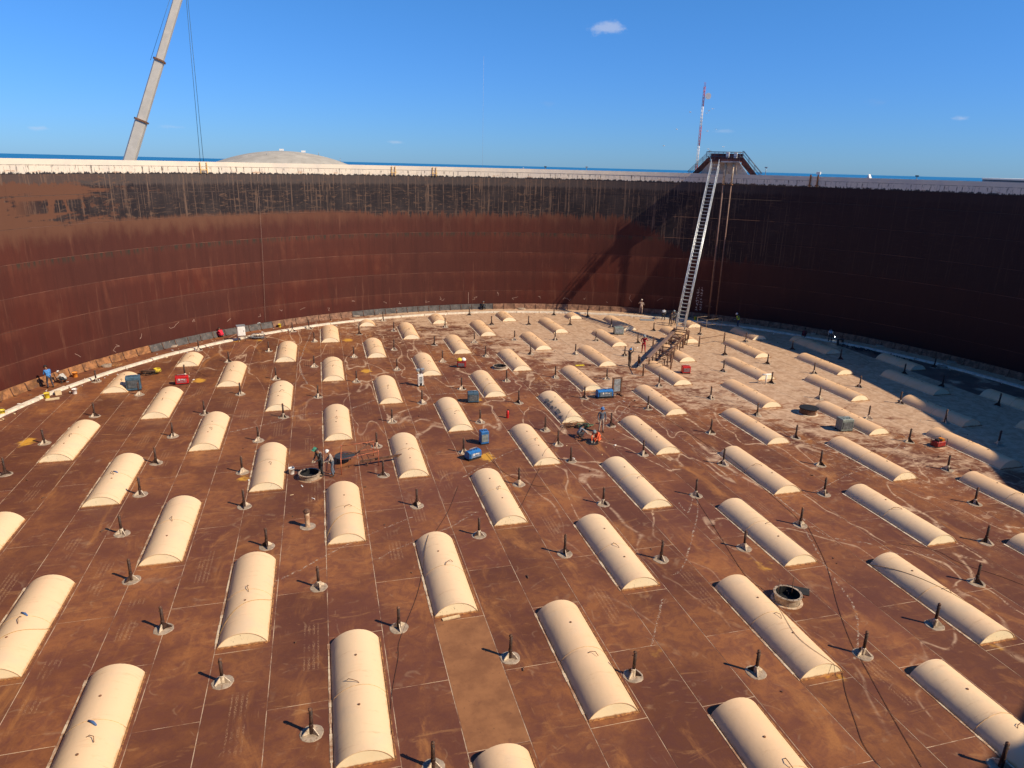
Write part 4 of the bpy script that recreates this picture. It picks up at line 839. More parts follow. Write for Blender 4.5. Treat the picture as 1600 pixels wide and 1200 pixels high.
# manholes
def manhole(key, label, r=.52, h=.38, rods=False, lidside=None, dark=False):
    x, y = IT[key]; T = thing('manhole', label, 'manhole', (x, y, 0))
    paint = MAT['pad'] if not dark else MAT['rustbeam']
    M().lathe([(r*1.25, 0), (r*1.25, .02), (r+.02, .025)], n=28, cap=False).build('base_ring', MAT['flaky'], T)
    M().lathe([(r, .0), (r, h), (r+.07, h), (r+.07, h+.035), (r-.03, h+.035), (r-.03, h+.022)], n=28, smooth=False, cap=False).build('collar', paint, T)
    M().lathe([(r-.032, h+.02), (r-.035, .006), (r-.3, .008), (.0, .009)], n=28).build('painted_opening', MAT['black'], T)  # inner wall and floor coloured black to stand in for the dark inside
    bm = M()
    for k in range(14): a = 2*math.pi*k/14; bm.lathe([(.014, h+.035), (.014, h+.06)], ((r+.035)*math.cos(a), (r+.035)*math.sin(a), 0), 6)
    o = bm.build('flange_bolts', MAT['rustbeam'], T); o['kind'] = 'stuff'
    if rods:
        for a in (.5, 2.5):
            M().tube([(r*.75*math.cos(a), r*.75*math.sin(a), .02), (r*.75*math.cos(a), r*.75*math.sin(a), h+.62)], .018, 6).build('ladder_rail', MAT['rustbeam'], T)
    return T
manhole('manhole', 'open round deck manhole with pale collar beside two standing workers', .58, .30)
manhole('manhole_rod', 'open manhole with two upright rods and dark flap behind it', .54, .36, rods=True)
manhole('manhole_dark', 'dark open manhole with raised collar on the dusty right side', .62, .42, dark=True)
manhole('manhole_far', 'low manhole with two thin rods near the middle of the deck', .60, .2, rods=True)
x, y = IT['manhole_rod']; T = thing('manhole_lid', 'black manhole lid tilted behind the manhole with rods', 'lid', (x+.72, y+.25, .10), -.6)  # hinged lid of this manhole; two more manhole lids follow
M().box((0, 0, .14), (.95, .06, .34), tilt=('X', -1.1)).build('lid_plate', MAT['black'], T); M().box((-.38, 0, 0), (.06, .5, .06)).build('hinge', MAT['rustbeam'], T)
x, y = IT['manhole_dark']; T = thing('manhole_lid', 'dark round lid resting on the collar of the far dark manhole', 'lid', (x+.05, y-.02, .47)); M().lathe([(.0, 0), (.72, 0), (.72, .04), (.3, .07), (0, .08)], n=24).build('lid_plate', MAT['black'], T)
x, y = IT['lid']; T = thing('manhole_lid', 'dark round manhole lid propped above the deck inside the red guard rail', 'lid', (x, y, .42), .2); M().lathe([(0, 0), (.62, 0), (.62, .03), (.2, .05), (0, .05)], n=24).build('lid_plate', MAT['grille'], T)
M().tube([(0, 0, .05), (.9, .15, .10), (2.05, .55, .55)], .035, 6).build('davit_arm', MAT['rustbeam'], T)
for px in (-.4, .4): M().tube([(px, .2, -.42), (px, .2, 0)], .03, 6).build('prop', MAT['rustbeam'], T)
# guard rail near the manhole
T = thing('guard_rail', 'red-brown pipe guard rail frame beside the open manhole', 'rail', (0, 0, 0))
a, b_, c2, d2 = (Vector((*IT[k], 0)) for k in ('railA', 'railB', 'railC', 'railD'))
pA, pB = Vector((.42, 39.15, 0)), Vector((2.7, 40.0, 0)); pC, pD = Vector((2.5, 41.6, 0)), Vector((.5, 41.3, 0))
for p in (pA, pB, pC, pD): M().tube([p, p+Vector((0, 0, 1.05))], .026, 6).build('post', MAT['redrail'], T)
for p, q in ((pA, pB), (pB, pC), (pC, pD), (pD, pA)):
    M().tube([p+Vector((0, 0, .98)), q+Vector((0, 0, .98))], .020, 6).build('top_rail', MAT['redrail'], T)
    if (p-pA).length > .01: M().tube([p+Vector((0, 0, .48)), q+Vector((0, 0, .48))], .016, 6).build('mid_rail', MAT['redrail'], T)
T = thing('steel_beam', 'long dark steel beam lying from the guard rail toward a rusty post', 'beam', (3.2, 40.3, .38), math.atan2(.55, 3.0)); M().box((0, 0, 0), (3.3, .07, .12)).box((0, 0, .065), (3.3, .12, .012)).build('beam', MAT['rustbeam'], T)
for s_ in (-1.2, 1.3): M().box((s_, 0, -.22), (.06, .06, .32)).build('leg', MAT['rustbeam'], T)
# deck hole
x, y = IT['hole']; T = thing('deck_hole', 'round hole cut in the deck beside the kneeling orange worker', 'hole', (x, y, 0))
M().lathe([(.46, .004), (.30, .005), (0, .006)], n=20).build('painted_opening', MAT['black'], T); M().lathe([(.50, 0), (.50, .012), (.455, .012), (.455, .004)], n=20, cap=False).build('cut_edge', MAT['rustedge'], T)  # flat black disc painted in for the darkness of the hole
# vent pipe
x, y = IT['vent']; T = thing('vent_pipe', 'short white vent pipe with dark cap on the near left deck', 'vent', (x, y, 0))
M().lathe([(.40, 0), (.40, .02), (.14, .025)], n=18).build('pad', MAT['pad'], T); M().lathe([(.13, .02), (.13, .82), (.10, .84)], n=14, smooth=True).build('pipe', MAT['flaky'], T)
M().lathe([(.17, .84), (.17, .90), (.12, .98), (.05, 1.02)], n=12).tube([(-.2, 0, .92), (.2, 0, .92)], .025, 6).build('cap', MAT['rustbeam'], T)
x, y = IT['tpipe']; T = thing('tee_vent', 'small white T-shaped vent pipe at the front of a barrel cover', 'vent', (x, y, 0))
M().tube([(0, 0, 0), (0, 0, .85)], .07, 8).build('pipe', MAT['white'], T); M().tube([(-.42, 0, .88), (.42, 0, .88)], .08, 8).build('cross_pipe', MAT['white'], T)
# buckets
def bucket(key, label, mat, r=.15, h=.34):
    x, y = IT[key]; T = thing('bucket', label, 'bucket', (x, y, 0)); M().lathe([(r*.82, 0), (r, h), (r+.012, h), (r+.012, h-.03)], n=16, smooth=True, cap=False).lathe([(.001, .01), (r*.82, .01)], n=16).build('pail', mat, T)
    M().lathe([(r*.95, h-.08), (.0, h-.08)], n=16).build('contents', MAT['lead'], T)
    pts = [(r*math.cos(a), .0, h-.02+.9*r*math.sin(a)) for a in [math.pi*k/6 for k in range(7)]]; M().tube(pts, .006, 4).build('handle', MAT['lead'], T)
bucket('bucket1', 'white paint bucket left of the open manhole', MAT['white'], .17, .38)
bucket('bucket2', 'pale lilac-white bucket on the deck inside the left kerb', MAT['white'], .18, .40)
bucket('bucket3', 'orange bucket on the walkway between left kerb and wall', MAT['orange'], .2, .42)
bucket('bucket4', 'yellow bucket standing on the left kerb in a yellow stain', MAT['yellow'], .2, .42)
bucket('bucket5', 'yellow bucket at the left edge of the photograph', MAT['yellow'], .2, .42)
bucket('bucket6', 'small yellow bucket on the kerb right of the crouching grey worker', MAT['yellow'], .18, .35)
bucket('bucket7', 'yellow bucket at the wall foot right of the ladder', MAT['yellow'], .18, .4)
# extinguisher
x, y = IT['exting']; T = thing('fire_extinguisher', 'red fire extinguisher standing on the deck near the middle', 'extinguisher', (x, y, 0))
M().lathe([(.10, 0), (.11, .03), (.11, .48), (.08, .56), (.035, .60)], n=14, smooth=True).build('cylinder', MAT['red'], T); M().box((.03, 0, .64), (.16, .04, .07)).build('valve', MAT['black'], T); M().tube([(.05, 0, .63), (.16, 0, .55), (.15, 0, .25)], .014, 5).build('hose', MAT['black'], T)
# lamp stand
x, y = IT['lamp']; T = thing('lamp_stand', 'white floodlight stand with dark head on the left middle deck', 'lamp', (x, y, 0), .2)
M().box((0, 0, .55), (.42, .30, .95)).build('housing', MAT['white'], T); M().box((0, -.16, .55), (.26, .02, .6)).build('front_panel', MAT['lead'], T); M().box((0, -.17, .2), (.2, .03, .18)).build('dark_window', MAT['black'], T)
for s_ in (-.25, .25): M().box((s_, 0, .04), (.06, .5, .08)).build('foot', MAT['black'], T)
M().tube([(0, 0, 1.0), (0, 0, 1.35)], .03, 6).build('mast', MAT['black'], T)
for s_ in (-.2, .2): M().box((s_, 0, 1.42), (.28, .22, .16), tilt=('X', .3)).build('lamp_head', MAT['lead'], T)
# framed board
x, y = IT['board']; T = thing('panel_stand', 'dark framed stand holding two pale panels next to the blue generator', 'panel', (x, y, 0), .1)
for s_ in (-.38, .38): M().box((s_, 0, .75), (.12, .12, 1.5)).build('post', MAT['rustbeam'], T); M().box((s_, 0, .04), (.14, .9, .08)).build('foot', MAT['rustbeam'], T)
M().box((0, 0, 1.52), (.90, .14, .08)).build('cross_bar', MAT['rustbeam'], T); M().box((0, 0, .28), (.66, .08, .1)).build('cross_bar', MAT['rustbeam'], T)
for z in (.62, 1.16): M().box((0, 0, z), (.58, .05, .50)).build('panel', MAT['lead'], T)
# white cabinet
x, y = IT['cabinet']; T = thing('electrical_cabinet', 'white metal cabinet on thin legs standing at the left kerb', 'cabinet', (x, y, 0), .25)
M().bbox((0, 0, .62), (.75, .5, 1.0), .02).build('housing', MAT['white'], T); M().box((0, -.262, 1.12), (.62, .02, .86)).build('door', MAT['white'], T); M().box((0, 0, 1.66), (.85, .62, .05)).build('roof', MAT['lead'], T); M().box((.24, -.285, 1.1), (.03, .03, .14)).build('handle', MAT['black'], T)
for sx in (-.33, .33):
    for sy in (-.2, .2): M().box((sx, sy, .31), (.04, .04, .62)).build('leg', MAT['rustbeam'], T)
# engine
x, y = IT['engine']; T = thing('engine', 'small dark red engine block on the dusty right deck', 'engine', (x, y, 0), .1)
M().bbox((0, 0, .06), (.85, .5, .34), .03).build('block', MAT['darkred'], T); M().lathe([(.14, .4), (.14, .55), (.08, .58)], (-.2, 0, 0), 12).build('filter', MAT['black'], T); M().box((.25, 0, .48), (.26, .34, .16)).build('tank', MAT['orange'], T)
M().tube([(-.4, -.28, .05), (.45, -.28, .05), (.45, -.28, .6), (-.4, -.28, .6), (-.4, -.28, .05)], .02, 6).build('frame', MAT['black'], T); M().tube([(-.4, .28, .05), (.45, .28, .05), (.45, .28, .6), (-.4, .28, .6), (-.4, .28, .05)], .02, 6).build('frame', MAT['black'], T)
# hose heaps
def heap(key, label, mats, rad=.7, n=9, seed=0):
    x, y = IT[key]; T = thing('hose_heap', label, 'hoses', (x, y, 0)); r_ = random.Random(seed)
    for k in range(n):
        R0 = rad*r_.uniform(.35, .8); cxx, cyy = r_.uniform(-.35, .35)*rad*1.6, r_.uniform(-.2, .2)*rad; tz = r_.uniform(-.25, .25); z0 = .04+.03*k
        pts = [(cxx+R0*math.cos(a)*1.2, cyy+R0*.8*math.sin(a), max(.03, z0+tz*R0*math.sin(a))) for a in [2*math.pi*q/14*1.0 for q in range(15)]]
        M().tube(pts, .022, 5).build('hose_loop', mats[k % len(mats)], T)
    return T
heap('coil', 'tangled heap of black hoses with a yellow coil near the left kerb', [MAT['black'], MAT['cable'], MAT['black'], MAT['rustplug']], .8, 12, 1)
T = thing('hose_coil', 'bright yellow coiled hose lying on the black hose heap', 'hoses', (IT['coil'][0]+.75, IT['coil'][1]+.1, .2)); 
for k in range(6): M().tube([(.30*math.cos(a)*(1-.03*k), .30*math.sin(a)*.8, .03+.045*k) for a in [2*math.pi*q/14 for q in range(15)]], .024, 5).build('loop', MAT['yellow'], T)
heap('coil2', 'heap of dark hoses below the crouching worker right of the cabinet', [MAT['black'], MAT['lead'], MAT['cable']], .8, 12, 2)
heap('hoses', 'dark hose heap in front of the cover with peeling paint', [MAT['cable'], MAT['rustplug']], .5, 8, 3)
MAT['greenhose'] = simple('green_hose', (.05, .20, .10), .6)
heap('hoses2', 'green and black hoses behind the crouching worker in grey', [MAT['greenhose'], MAT['black']], .5, 8, 4)
# rubble
for key, lab, s_ in (('rub1', 'black crumbled rubble strip in the shade beside the right kerb', 7), ('rub2', 'black rubble heap in the shade nearer the far right cover', 9)):
    x, y = IT[key]; r_ = random.Random(s_); bm = M()
    for k in range(90):
        a = r_.gauss(0, .9); b2 = r_.gauss(0, .28); th_ = -1.15; px, py = a*math.cos(th_)-b2*math.sin(th_), a*math.sin(th_)+b2*math.cos(th_); s2 = r_.uniform(.06, .2)
        vs = [(px+s2*r_.uniform(.6, 1.2)*dx, py+s2*r_.uniform(.6, 1.2)*dy, max(0.0, .05+s2*.5*dz*r_.uniform(.5, 1.3))) for dx, dy, dz in ((1, 0, 0), (-1, 0, 0), (0, 1, 0), (0, -1, 0), (0, 0, 1), (0, 0, -1))]
        bm.add(vs, [(0, 2, 4), (2, 1, 4), (1, 3, 4), (3, 0, 4), (2, 0, 5), (1, 2, 5), (3, 1, 5), (0, 3, 5)])
    o = bm.build('rubble', MAT['black']); o.location = (x, y, 0); o['label'] = lab; o['category'] = 'rubble'; o['kind'] = 'stuff'
# seal hatches
HL = {'hat1': 'round pale hatch disc on the left walkway, nearer the orange bucket', 'hat2': 'round orange-tan hatch disc beside the pale one on the left walkway', 'hat3': 'low pale hatch lid on the walkway left of the crouching worker in red', 'hat4': 'low white hatch lid on the far walkway left of centre', 'hat5': 'white hatch lid on the far walkway behind the small barrel covers',
      'hat6': 'pale hatch disc on the walkway right of the hi-vis worker', 'hat7': 'pale hatch disc on the shaded walkway behind the welding worker', 'hat8': 'pale hatch disc above the black rubble on the shaded walkway', 'hat9': 'pale hatch disc at the broken kerb, lower of the right pair', 'hat10': 'pale hatch disc on the far right walkway, upper of the right pair', 'hat11': 'white hatch lid on the far walkway near the photo middle'}
for k, lab in HL.items():
    x, y = IT[k]; T = thing('hatch_lid', lab, 'hatch', (x, y, 0), 0, 'small round hatches on the rim walkway')
    M().lathe([(.50, 0), (.50, .10), (.42, .14), (0, .16)], n=18).build('lid', MAT['pad'] if k not in ('hat2',) else MAT['rustedge'], T); M().tube([(-.12, 0, .15), (-.1, 0, .22), (.1, 0, .22), (.12, 0, .15)], .015, 5).build('handle', MAT['rustbeam'], T)
# cardboard sheets, plank, plates
def slab(key, label, cat, dims, mat, rz, z=0, dxy=(0, 0)):
    x, y = IT[key]; o = M().box((0, 0, dims[2]/2), dims).build(cat.replace(' ', '_'), mat); o.location = (x+dxy[0], y+dxy[1], z+.003); o.rotation_euler = (0, 0, rz); o['label'] = label; o['category'] = cat; return o
slab('plank', 'pale wooden plank lying in front of the cover above the bare plate', 'plank', (.75, .14, .05), MAT['cardboard'], .12)
slab('yel', 'flat yellow board lying on the deck in the middle distance', 'board', (.85, .30, .03), MAT['yellow'], .0)
slab('sheet', 'grey metal sheet lying on the deck left of the bending worker', 'sheet', (1.7, .9, .04), MAT['lead'], -.3, dxy=(-1.4, .2))
slab('bucket4', 'flat tan tray beside the yellow bucket on the left kerb', 'tray', (.9, .5, .03), MAT['cardboard'], .3, dxy=(.45, -.35))
slab('bucket2', 'cream cardboard box against the left kerb', 'box', (.42, .35, .30), MAT['cardboard'], .5, dxy=(-1.15, -.02))
# arc light of the welder
x, y = IT['w_weld']; T = thing('welding_arc', 'small brilliant white welding spark in front of the shaded worker', 'spark', (x+.42, y-.2, .62)); M().lathe([(0, -.05), (.05, 0), (0, .05)], n=8).build('spark', MAT['arc'], T)
T = thing('work_stand', 'dark low work stand in front of the welding worker', 'stand', (IT['w_lampx'][0]-.3, IT['w_lampx'][1]-.6, 0)); M().box((0, 0, .5), (.7, .4, .05)).build('top', MAT['grille'], T)
for sx in (-.3, .3): M().box((sx, 0, .24), (.05, .3, .48)).build('leg', MAT['grille'], T)
# cables across the deck
CL = {'c1': 'thin dark cable running from a rusty post down to the lower right deck', 'c2': 'thin brown cable crossing the cover above the bare orange plate', 'c3': 'dark cable curving down toward the manhole with rods', 'c4': 'thin cable snaking from the end of the lower right barrel cover', 'c5': 'dark cable running up toward the deck hole workers',
      'c6': 'short dark cable beside the bright blue generator', 'c7': 'thin cable crossing the deck at the right photo edge', 'c8': 'dark cable running from the red welding set to the cabinet', 'c9': 'long cable from the framed panel stand down the deck', 'c10': 'thin looping cable on the shaded grey deck', 'c11': 'dark cable on the far left deck below the kerb'}
def smoothpath(pts, n=6, z=.03, seed=0, amp=.08):
    pts = [Vector((p[0], p[1], z)) for p in pts]; out = []; r_ = random.Random(seed)
    for i in range(len(pts)-1):
        p0 = pts[max(i-1, 0)]; p1 = pts[i]; p2 = pts[i+1]; p3 = pts[min(i+2, len(pts)-1)]
        for k in range(n):
            t_ = k/n; out.append(.5*((2*p1)+(-p0+p2)*t_+(2*p0-5*p1+4*p2-p3)*t_*t_+(-p0+3*p1-3*p2+p3)*t_**3)+Vector((r_.uniform(-amp, amp), r_.uniform(-amp, amp), 0)))
    out.append(pts[-1]); return out
def lift(p):
    for (i, j, x0, y0, L) in covers:
        if x0-.12 < p.x < x0+1.98 and y0-.05 < p.y < y0+L+.05:
            dx = min(abs(p.x-(x0+.93)), .93); return .54-RA+math.sqrt(RA*RA-dx*dx)+.02
    return p.z
for q, (k, pts) in enumerate(CAB.items()):
    pp = smoothpath(pts, 10, .02, q, .0); pp = [Vector((p.x, p.y, lift(p))) for p in pp]
    o = M().tube(pp, .009, 5).build('cable', MAT['cable']); o['label'] = CL[k]; o['category'] = 'cable'
# ochre hoses draped over a few covers
dr = 0
for (T0, x, y, ij, L) in list(cover_objs):
    if ij in ((-3, -3), (-5, -3), (-2, -2), (-6, -4), (1, 1), (4, -4)):
        dr += 1; x0 = x-.93; yy = y-L/2; r_ = random.Random(dr)
        f0, f1 = (.12, .5) if ij != (4, -4) else (1.0, .05)
        pts = [];
        for k in range(15):
            t_ = k/14; a = HA*(-1.02+2.04*t_); fy = L*(f0+(f1-f0)*t_)+.25*math.sin(t_*5); pts.append((x0+.93+(RA+.012)*math.sin(a), yy+min(L-.02, fy), max(.012, .54-RA+(RA+.012)*math.cos(a))))
        o = M().tube(pts, .011, 4).build('hose', MAT['hoseorange']); o['category'] = 'hose'; o['_c'] = 1
        o['label'] = 'thin ochre hose draped over the barrel cover ' + {(-3, -3): 'left of the rusty post at lower left', (-5, -3): 'cut by the bottom left corner', (-2, -2): 'behind the short white vent pipe', (-6, -4): 'at the bottom left photo edge', (1, 1): 'behind the red extinguisher', (4, -4): 'in front of the manhole with rods'}[ij]
# small litter near the workers and along the kerb
r_ = random.Random(21); bits = [M(), M(), M()]
spots = [(IT[k][0], IT[k][1], s_) for k, s_ in (('manhole', 1.4), ('hole', 1.6), ('w_redsit', 1.5), ('w_blue', 1.2), ('m_red', 1.5), ('w_red', 2.5), ('cab', 2.5), ('w_greyshirt', 2.5), ('w_hivis', 2.0), ('w_weld', 1.5), ('board', 1.5), ('w_beige', 2.0), ('engine', 1.2))]
for q in range(420):
    if q < 170: x, y, s_ = spots[q % len(spots)]; x += r_.gauss(0, s_); y += r_.gauss(0, s_)
    elif q < 330: a = R_(r_.uniform(5, 165)); rr2 = r_.choice((r_.uniform(43, 44.5), r_.uniform(41.2, 42.0))); x, y = CX+rr2*math.cos(a), CY+rr2*math.sin(a)
    else: a = r_.uniform(0, 6.28); rr2 = 40*math.sqrt(r_.random()); x, y = CX+rr2*math.cos(a), CY+rr2*math.sin(a)
    if math.hypot(x-CX, y-CY) > 44.3 or any(x0-.1 < x < x0+2 and y0-.1 < y < y0+L+.1 for (_, _, x0, y0, L) in covers): continue
    d_ = (r_.uniform(.04, .24), r_.uniform(.02, .09), r_.uniform(.015, .07)); bits[1 if q >= 330 else r_.choice((0, 1, 1, 2))].box((x, y, d_[2]/2+.001), d_, rz=r_.uniform(0, 3.1))
for bm_, mt_, lab in zip(bits, (MAT['white'], MAT['rustbeam'], MAT['cardboard']), ('scattered pale scraps on the deck and walkway', 'scattered rusty offcuts on the deck and walkway', 'scattered tan scraps on the deck and walkway')):
    o = bm_.build('litter', mt_); o['kind'] = 'stuff'; o['label'] = lab; o['category'] = 'litter'
# dried dust trails
bm = M()
for q, (k, pts) in enumerate(DUST.items()):
    if k in ('d3', 'd16', 'd14'): continue
    pp = smoothpath(pts, 14, .006, 50+q, .035); r_ = random.Random(q)
    L_ = []; 
    for i, p in enumerate(pp):
        d = (pp[min(i+1, len(pp)-1)]-pp[max(i-1, 0)]).normalized(); s_ = Vector((-d.y, d.x, 0)); wd = r_.uniform(.02, .055)*(1.8 if p.y > 45 else 1); L_ += [p-s_*wd, p+s_*wd]
    bm.add(L_, [(2*i, 2*i+1, 2*i+3, 2*i+2)[::-1] for i in range(len(pp)-1)])
o = bm.build('dust_trail', MAT['dust'], deck); o['kind'] = 'stuff'

# ============================================================ ROLLING LADDER
Tp = Vector((45.27, 75.77, 18.7)); Fp = Vector((36.95, 65.45, 1.55)); ax = (Tp-Fp); LEN = ax.length; ax.normalize()
hd2 = Vector((ax.x, ax.y, 0)).normalized(); sd_ = Vector((-hd2.y, hd2.x, 0)); nn = sd_.cross(ax).normalized()
if nn.z < 0: nn = -nn
T = thing('rolling_ladder', 'long silver rolling ladder leaning from the rim platform down to the deck', 'ladder', Fp); LW = .43
def lp(s_, side, h): return ax*s_+sd_*(LW*side)+nn*h
for side in (-1, 1):
    M().tube([lp(0, side, 0), lp(LEN, side, 0)], .055, 6).build('side_beam', MAT['galv'], T)
    M().tube([lp(0, side, .22), lp(LEN, side, .22)], .035, 6).build('side_beam', MAT['galv'], T)
    M().tube([lp(.2, side*1.02, 1.0), lp(LEN-.2, side*1.02, 1.0)], .042, 6).build('handrail', MAT['galv'], T)
    M().tube([lp(.2, side*1.02, .62), lp(LEN-.2, side*1.02, .62)], .026, 6).build('mid_rail', MAT['galv'], T)
    k = .3
    while k < LEN-.2:
        M().tube([lp(k, side, 0), lp(k, side*1.02, 1.0)], .030, 5).build('rail_post', MAT['galv'], T)
        if k+1.6 < LEN: M().tube([lp(k, side, .22), lp(k+1.6, side*1.02, .98)], .018, 4).build('brace', MAT['galv'], T)
        k += 1.6
tr = M().box((0, 0, 0), (.28, LW*2-.06, .05)).mesh('tread', MAT['galv'])
q = int(LEN/.46)
for k in range(q):
    o = link('tread', tr, T); o.location = ax*(.3+k*.46)+nn*.06; o.rotation_euler = (0, 0, math.atan2(hd2.y, hd2.x))
# carriage at the ladder foot
T = thing('ladder_carriage', 'rusty wheeled frame carrying the foot of the silver ladder', 'carriage', (Fp.x, Fp.y, 0), math.atan2(hd2.y, hd2.x))
M().tube([(0, -.75, 1.45), (0, .75, 1.45)], .05, 8).build('axle', MAT['rustbeam'], T)
for s_ in (-.68, .68): M().tube([(0, s_-.04, 1.45), (0, s_+.04, 1.45)], .17, 14).build('wheel', MAT['rustbeam'], T)
for sx in (-.35, .35):
    for sy in (-.9, .9): M().box((sx, sy, .62), (.09, .09, 1.25)).build('leg', MAT['rustbeam'], T)
for sy in (-.9, .9): M().box((0, sy, 1.22), (1.6, .08, .1)).build('side_rail', MAT['rustbeam'], T)
M().box((.35, 0, 1.15), (.08, 1.75, .08)).build('cross_bar', MAT['rustbeam'], T); M().box((-.35, 0, .6), (.08, 1.75, .08)).build('cross_bar', MAT['rustbeam'], T)
for s_ in (-1, 1): M().tube([(-.35, .9*s_, .1), (.35, -.9*s_, 1.15)], .03, 5).build('brace', MAT['rustbeam'], T)
# track for the carriage, radial toward the deck centre
inw = -hd2; rsd = sd_
T = thing('ladder_track', 'raised rusty track with two long beams and many pipe supports', 'track', (Fp.x, Fp.y, 0), math.atan2(inw.y, inw.x))
# local +x runs inward; local +y is the side away from the camera's right
E0 = 12.4
bm = M(); bm.box((E0/2-.9, -.72, 1.22), (E0+1.2, .30, .05)).box((E0/2-.9, -.72-.13, 1.10), (E0+1.2, .04, .20)).box((E0/2-.9, -.72+.13, 1.10), (E0+1.2, .04, .20)); bm.build('track_beam', MAT['trackpaint'] if 'trackpaint' in MAT else simple('worn_grey_brown_beam', (.20, .135, .115), .5, var=.15, sc=2), T)
bm = M(); bm.box((E0/2-1.9, .72, 1.22), (E0-1.2, .14, .05)).box((E0/2-1.9, .72, 1.13), (E0-1.2, .04, .14)); bm.build('track_beam', MAT['rustbeam'], T)
for k in range(8):
    xx = .5+k*1.55
    for sy in (-.72, .72):
        M().box((xx, sy, .53), (.09, .09, 1.06)).build('support', MAT['rustbeam'], T)
        M().box((xx, sy, .02), (.34, .34, .03)).build('base_plate', MAT['rustbeam'], T)
    M().box((xx, 0, 1.02), (.08, 1.36, .08)).build('cross_bar', MAT['rustbeam'], T)
    if k > 2:
        M().tube([(xx, -.7, .1), (xx+.1, .7, .98)], .03, 5).build('brace', MAT['rustbeam'], T)
        M().tube([(xx, .72, .15), (xx+1.2, .72, 1.0)], .028, 5).build('brace', MAT['rustbeam'], T)
    if k in (5, 6, 7):
        M().tube([(xx+.35, .72+.45*(k-4)*.5, 0), (xx+.35, .72+.45*(k-4)*.5, 1.25)], .055, 8).build('stub_pipe', MAT['rustbeam'], T)
def pole_frame(p0, p1, label, h=1.0):
    p0, p1 = Vector((*p0, 0)), Vector((*p1, 0)); T = thing('pipe_frame', label, 'pipe frame', p0); d = p1-p0
    for p in (Vector(), d): M().tube([p, p+Vector((0, 0, h+.12))], .075, 8).build('post', MAT['rustbeam'], T)
    M().tube([Vector((0, 0, h*.85)), d+Vector((0, 0, h*.85))], .035, 6).build('cross_pipe', MAT['rustbeam'], T)
pole_frame(IT['hp1'], (IT['ru1'][0]+.7, IT['ru1'][1]+1.4), 'low rusty pipe frame left of the near end of the ladder track')
pole_frame(IT['hp2'], (36.4, 63.6), 'low rusty pipe frame left of the ladder foot')
pole_frame((38.3, 63.6), IT['hp3'], 'low rusty pipe frame reaching right from the ladder foot')
# light cage rails behind the ladder foot
T = thing('guard_cage', 'thin pale rail cage on the deck right behind the ladder foot', 'rail', (43.2, 70.6, 0), .2); MAT['tan'] = simple('tan_rail_paint', (.42, .30, .2), .6)
cs = [(0, 0), (2.4, 0), (2.4, 1.6), (0, 1.6)]
for a_ in cs: M().tube([(*a_, 0), (*a_, 1.25)], .022, 5).build('post', MAT['tan'], T)
for k in range(4):
    for z in (.6, 1.22): M().tube([(*cs[k], z), (*cs[(k+1) % 4], z)], .02, 5).build('rail', MAT['tan'], T)

# ------------------------------------------------------------ rim platform
th = R_(50.1); PC = Vector(cyl(RW, th)); rad = Vector((math.cos(th), math.sin(th), 0)); tan_ = Vector((math.sin(th), -math.cos(th), 0))   # tan_ points to the right of the picture
T = thing('rim_platform', 'rust brown access platform with stairs on both sides over the white rim', 'platform', PC, math.atan2(tan_.y, tan_.x))
# local x = to the right, local y = outward
def LB(nm, c, d, mat, **k): return M().box(c, d, **k).build(nm, mat, T)
rimpaint = simple('rusty_cream_sheet', (.52, .46, .40), .7, var=.15, sc=1.5, dirt=((.30, .13, .05), .58)); brown = simple('brown_rust_sheet', (.15, .05, .035), .7, var=.35, sc=2, dirt=((.30, .13, .05), .60))
LB('deck_plate', (0, -.15, 18.95), (3.9, 2.9, .08), brown)
LB('edge_beam', (.9, -1.62, 18.93), (2.1, .08, .16), rimpaint)
LB('skirt_panel', (0, 1.32, 19.43), (3.7, .04, .92), brown); LB('toe_panel', (.9, -1.60, 19.12), (2.0, .03, .22), brown)
M().add([(-3.0, .25, 17.3), (3.0, .25, 17.3), (1.7, .25, 18.9), (-1.7, .25, 18.9), (-3.0, .32, 17.3), (3.0, .32, 17.3), (1.7, .32, 18.9), (-1.7, .32, 18.9)], [(0, 1, 2, 3), (7, 6, 5, 4), (0, 4, 5, 1), (1, 5, 6, 2), (2, 6, 7, 3), (3, 7, 4, 0)]).build('gable_panel', rimpaint, T)
lead0 = MAT['lead']; MAT['lead'] = simple('dark_blue_rail', (.06, .07, .10), .5)
for s_ in (-1, 1):
    for y_ in (.38, 1.25):
        M().add([(s_*1.9, y_, 18.7), (s_*1.9, y_, 19.55), (s_*4.2, y_, 17.0), (s_*4.2, y_, 16.4), (s_*1.9, y_+.05, 18.7), (s_*1.9, y_+.05, 19.55), (s_*4.2, y_+.05, 17.0), (s_*4.2, y_+.05, 16.4)], [(0, 1, 2, 3), (7, 6, 5, 4), (0, 4, 5, 1), (1, 5, 6, 2), (2, 6, 7, 3), (3, 7, 4, 0)]).build('stair_stringer', brown, T)
    for k in range(9): LB('stair_tread', (s_*(2.05+k*.25), .83, 18.95-k*.28), (.26, .82, .035), brown)
    for y_ in (.36, 1.32):
        M().tube([(s_*1.9, y_, 20.2), (s_*4.3, y_, 17.7)], .03, 6).build('handrail', MAT['lead'], T); M().tube([(s_*1.9, y_, 19.85), (s_*4.3, y_, 17.3)], .022, 6).build('handrail', MAT['lead'], T)
        for k in range(4): M().tube([(s_*(1.9+k*.75), y_, 19.3-k*.78), (s_*(1.9+k*.75), y_, 20.2-k*.78)], .022, 5).build('rail_post', MAT['lead'], T)
